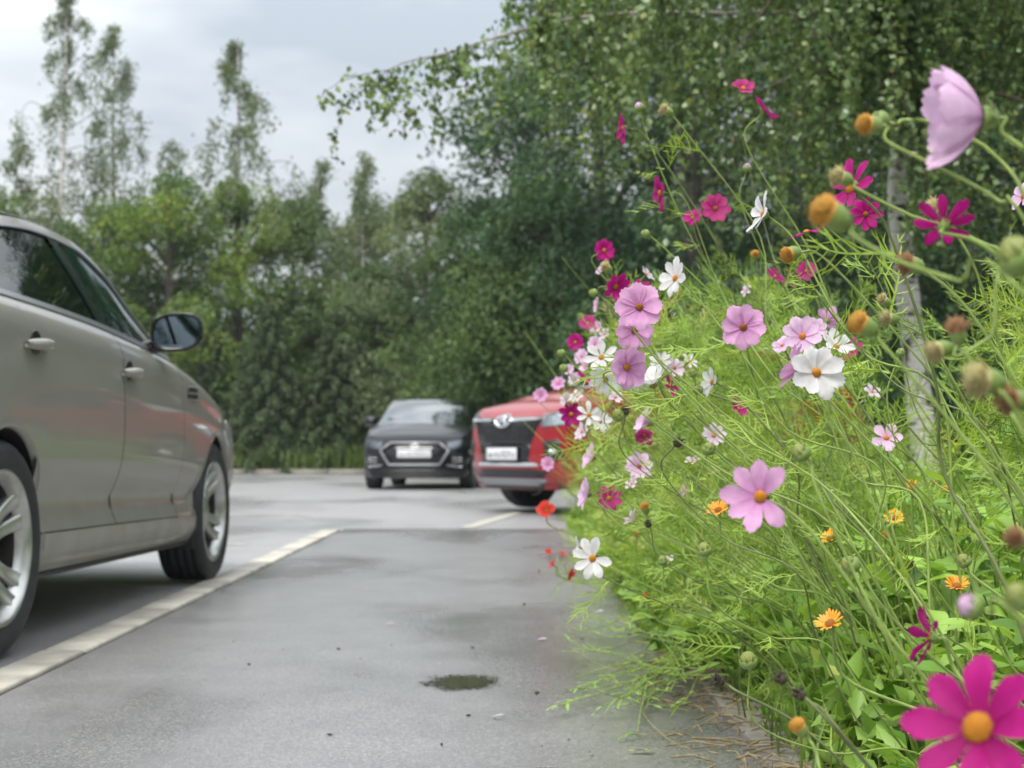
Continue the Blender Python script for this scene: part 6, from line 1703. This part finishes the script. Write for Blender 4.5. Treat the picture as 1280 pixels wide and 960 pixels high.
# stems that have fallen out over the path
def ground_pt(px, py, z=0.0):
    y = 3.0
    for _ in range(30):
        p = pix(px, py, y); y *= 1 + (p.z - z) * .0 if abs(p.z - z) < 1e-5 else 1
        d = pix(px, py, 1.0) - Vector((0, 0, CAM_H)); t = (z - CAM_H) / d.z; return Vector((d.x * t, d.y * t, z))
def trailing(pts, label, m='stem', r=.0028, leaves=8, pods=True):
    P = [ground_pt(a, b, z) for a, b, z in pts]
    o = root('fallen_plant', (P[0].x, P[0].y, 0), label, 'fallen plant', 'stems fallen over the path')
    p = curve_pts(P, 22) - np.array([P[0].x, P[0].y, 0])
    Geo().tube(p, np.linspace(r, r * .45, len(p)), 6).build('stem', M[m], o)
    for k in range(leaves):
        i = RNG.integers(int(len(p) * .25), len(p)); d = Vector(p[min(i + 1, len(p) - 1)] - p[i - 1]).normalized()
        sd = Vector((RNG.normal(), RNG.normal(), abs(RNG.normal()) * .4)).normalized(); x = (d + sd * .7).normalized(); z = x.cross(Vector((RNG.normal(), RNG.normal(), 2))).normalized()
        yv = Vector((0, 0, 1)).cross(x).normalized(); zv = x.cross(yv)
        put('leaf', LM[2], o, Matrix.Translation(Vector(p[i])) @ Matrix((x, yv, zv)).transposed().to_4x4() @ Matrix.Diagonal((RNG.uniform(.03, .065), RNG.uniform(.012, .03), .03, 1)))
    if pods:
        Geo().lathe([(-1, .05), (-.6, .7), (0, 1), (.7, .6), (1.1, .05)], 8, 'x').build('pod', M['seed_dark'], o).matrix_local = Matrix.Translation(Vector(p[-1])) @ Matrix.Scale(.006, 4)
trailing([(905, 800, .10), (845, 808, .07), (780, 832, .05), (700, 886, .02)], 'pale fallen stem reaching farthest out over the asphalt', r=.0024, leaves=6, pods=False)
trailing([(915, 822, .08), (850, 826, .07), (775, 858, .05), (698, 882, .03)], 'green fallen stem running beside the farthest one', leaves=9, pods=False)
trailing([(890, 795, .12), (830, 795, .10), (770, 780, .08), (712, 758, .07)], 'green fallen stem with narrow leaves curving up at its tip', leaves=12, pods=False)
trailing([(880, 790, .10), (800, 832, .03), (755, 833, .03), (712, 808, .04)], 'looping yellowish stem on the asphalt', m='stem_dry', r=.0018, leaves=2, pods=False)
trailing([(872, 812, .06), (810, 866, .03), (740, 866, .015), (671, 866, .012)], 'thin dark dry stem with a seed pod lying flat on the path', m='stem_dark', r=.0014, leaves=0)
trailing([(868, 812, .10), (820, 830, .06), (802, 885, .03), (797, 918, .01)], 'bent green stem hanging down to the asphalt', leaves=5, pods=False)
trailing([(930, 872, .05), (870, 908, .01), (800, 918, .01), (752, 914, .01)], 'straw coloured stem lying along the path', m='stem_dry', r=.0016, leaves=0, pods=False)
trailing([(860, 806, .10), (790, 792, .07), (745, 775, .06), (708, 745, .06)], 'green fallen stem with the uppermost leafy tip', leaves=11, pods=False)
trailing([(835, 748, .02), (770, 756, .01), (690, 754, .01), (655, 755, .008)], 'thin brown stalk lying across the path by the bed', m='stem_dark', r=.0012, leaves=0)
trailing([(760, 742, .02), (735, 732, .05), (705, 722, .06), (674, 714, .07)], 'thin stalk with a tiny pod beside the poppies', m='stem_dark', r=.0013, leaves=2)
trailing([(830, 842, .03), (800, 880, .02), (845, 930, .008), (905, 934, .006)], 'dry stem on the asphalt near the edging slab', m='stem_dry', r=.0016, leaves=0, pods=False)

for k in range(26):
    a, b = RNG.uniform(840, 930), RNG.uniform(775, 850); c_, d_ = RNG.uniform(705, 840), RNG.uniform(745, 890)
    m1, m2 = RNG.uniform(.3, .45), RNG.uniform(.62, .8)
    trailing([(a, b, .11), (a + (c_ - a) * m1, b + (d_ - b) * m1 + RNG.normal(0, 10), RNG.uniform(.05, .1)), (a + (c_ - a) * m2, b + (d_ - b) * m2 + RNG.normal(0, 12), RNG.uniform(.03, .08)), (c_, d_, RNG.uniform(.015, .07))],
             'thin green stem in the tangle spilling from the bed onto the asphalt', r=.0024, leaves=int(RNG.integers(6, 14)), pods=False)

def flat_bit(name, px, py, size, m, label, cat, mesh=None, rot=0.0):
    p = ground_pt(px, py, .002)
    o = link(name, (mesh or LM[1]).copy(), None); o.data.name = name; o.data.materials.clear(); o.data.materials.append(M[m])
    o.location = (p.x, p.y, .006); o.rotation_euler = (RNG.normal(0, .08), -.12, rot); o.scale = (size, size, size * .6)
    tag(o, label, cat, 'bits fallen on the path'); return o
PM = petals_for('W', .5, 0)
flat_bit('fallen_leaf', 786, 941, .055, 'leaf_yellow', 'yellowish leaf lying on the asphalt at the bottom edge', 'leaf', None, .1)
flat_bit('fallen_leaf', 738, 944, .018, 'litter', 'small curled brown leaf beside the yellowish one', 'leaf', None, 1.2)
flat_bit('fallen_petal', 671, 801, .034, 'H', 'white petal on the asphalt level with the fallen stems', 'petal', PM, .1)
flat_bit('fallen_petal', 612, 898, .034, 'H', 'white petal on the asphalt below the puddle', 'petal', PM, .05)
flat_bit('fallen_petal', 533, 851, .024, 'H', 'white petal at the rim of the puddle', 'petal', PM, -.2)
flat_bit('fallen_petal', 545, 832, .018, 'P', 'pink petal just above the puddle', 'petal', PM, .4)
flat_bit('fallen_petal', 482, 781, .03, 'H', 'white petal alone in the middle of the path', 'petal', PM, 0)
flat_bit('fallen_petal', 452, 738, .03, 'H', 'pale petal on the path nearest the kerb line', 'petal', PM, .1)
flat_bit('fallen_petal', 428, 811, .014, 'P', 'tiny pink petal on the path between kerb and puddle', 'petal', PM, .1)
flat_bit('fallen_petal', 744, 766, .035, 'W', 'white petal on the asphalt right under the bed leaves', 'petal', PM, .2)
for px, py, lab in ((586, 894, 'dark twig bit below the puddle'), (552, 930, 'dark twig bit at the bottom of the path'), (412, 918, 'dark twig bit nearest the bottom edge of the path'), (311, 830, 'dark speck of twig near the kerb'), (423, 811, 'dark twig bit beside the tiny pink petal'), (591, 809, 'dark speck of twig above the puddle'), (728, 798, 'dark twig bit by the fallen stems')):
    p = ground_pt(px, py, .003)
    g = Geo(); a = RNG.uniform(0, 3); d = np.array([np.cos(a), np.sin(a), 0]) * .008
    o = g.tube([p + Vector(-d), p, p + Vector(d * .9)], [.0015, .003, .001], 6).build('twig_bit', M['seed_dark']); tag(o, lab, 'twig', 'bits fallen on the path')
# ------------------------------------------------------------------ thin damp air
def haze(density):
    m = bpy.data.materials.new('damp_air'); m.use_nodes = True
    n, l = m.node_tree.nodes, m.node_tree.links
    n.remove(n['Principled BSDF'])
    v = n.new('ShaderNodeVolumePrincipled'); v.inputs['Density'].default_value = density; v.inputs['Color'].default_value = (0.86, 0.9, 0.93, 1)
    v.inputs['Anisotropy'].default_value = 0.2
    l.new(v.outputs[0], n['Material Output'].inputs['Volume'])
    o = Geo().box((0, 0, 8.15), (1300, 1300, 18.7)).build('haze', m, smooth=False)
    o['kind'] = 'stuff'; o['label'] = 'thin damp air over the parking lot'
haze(0.0006)
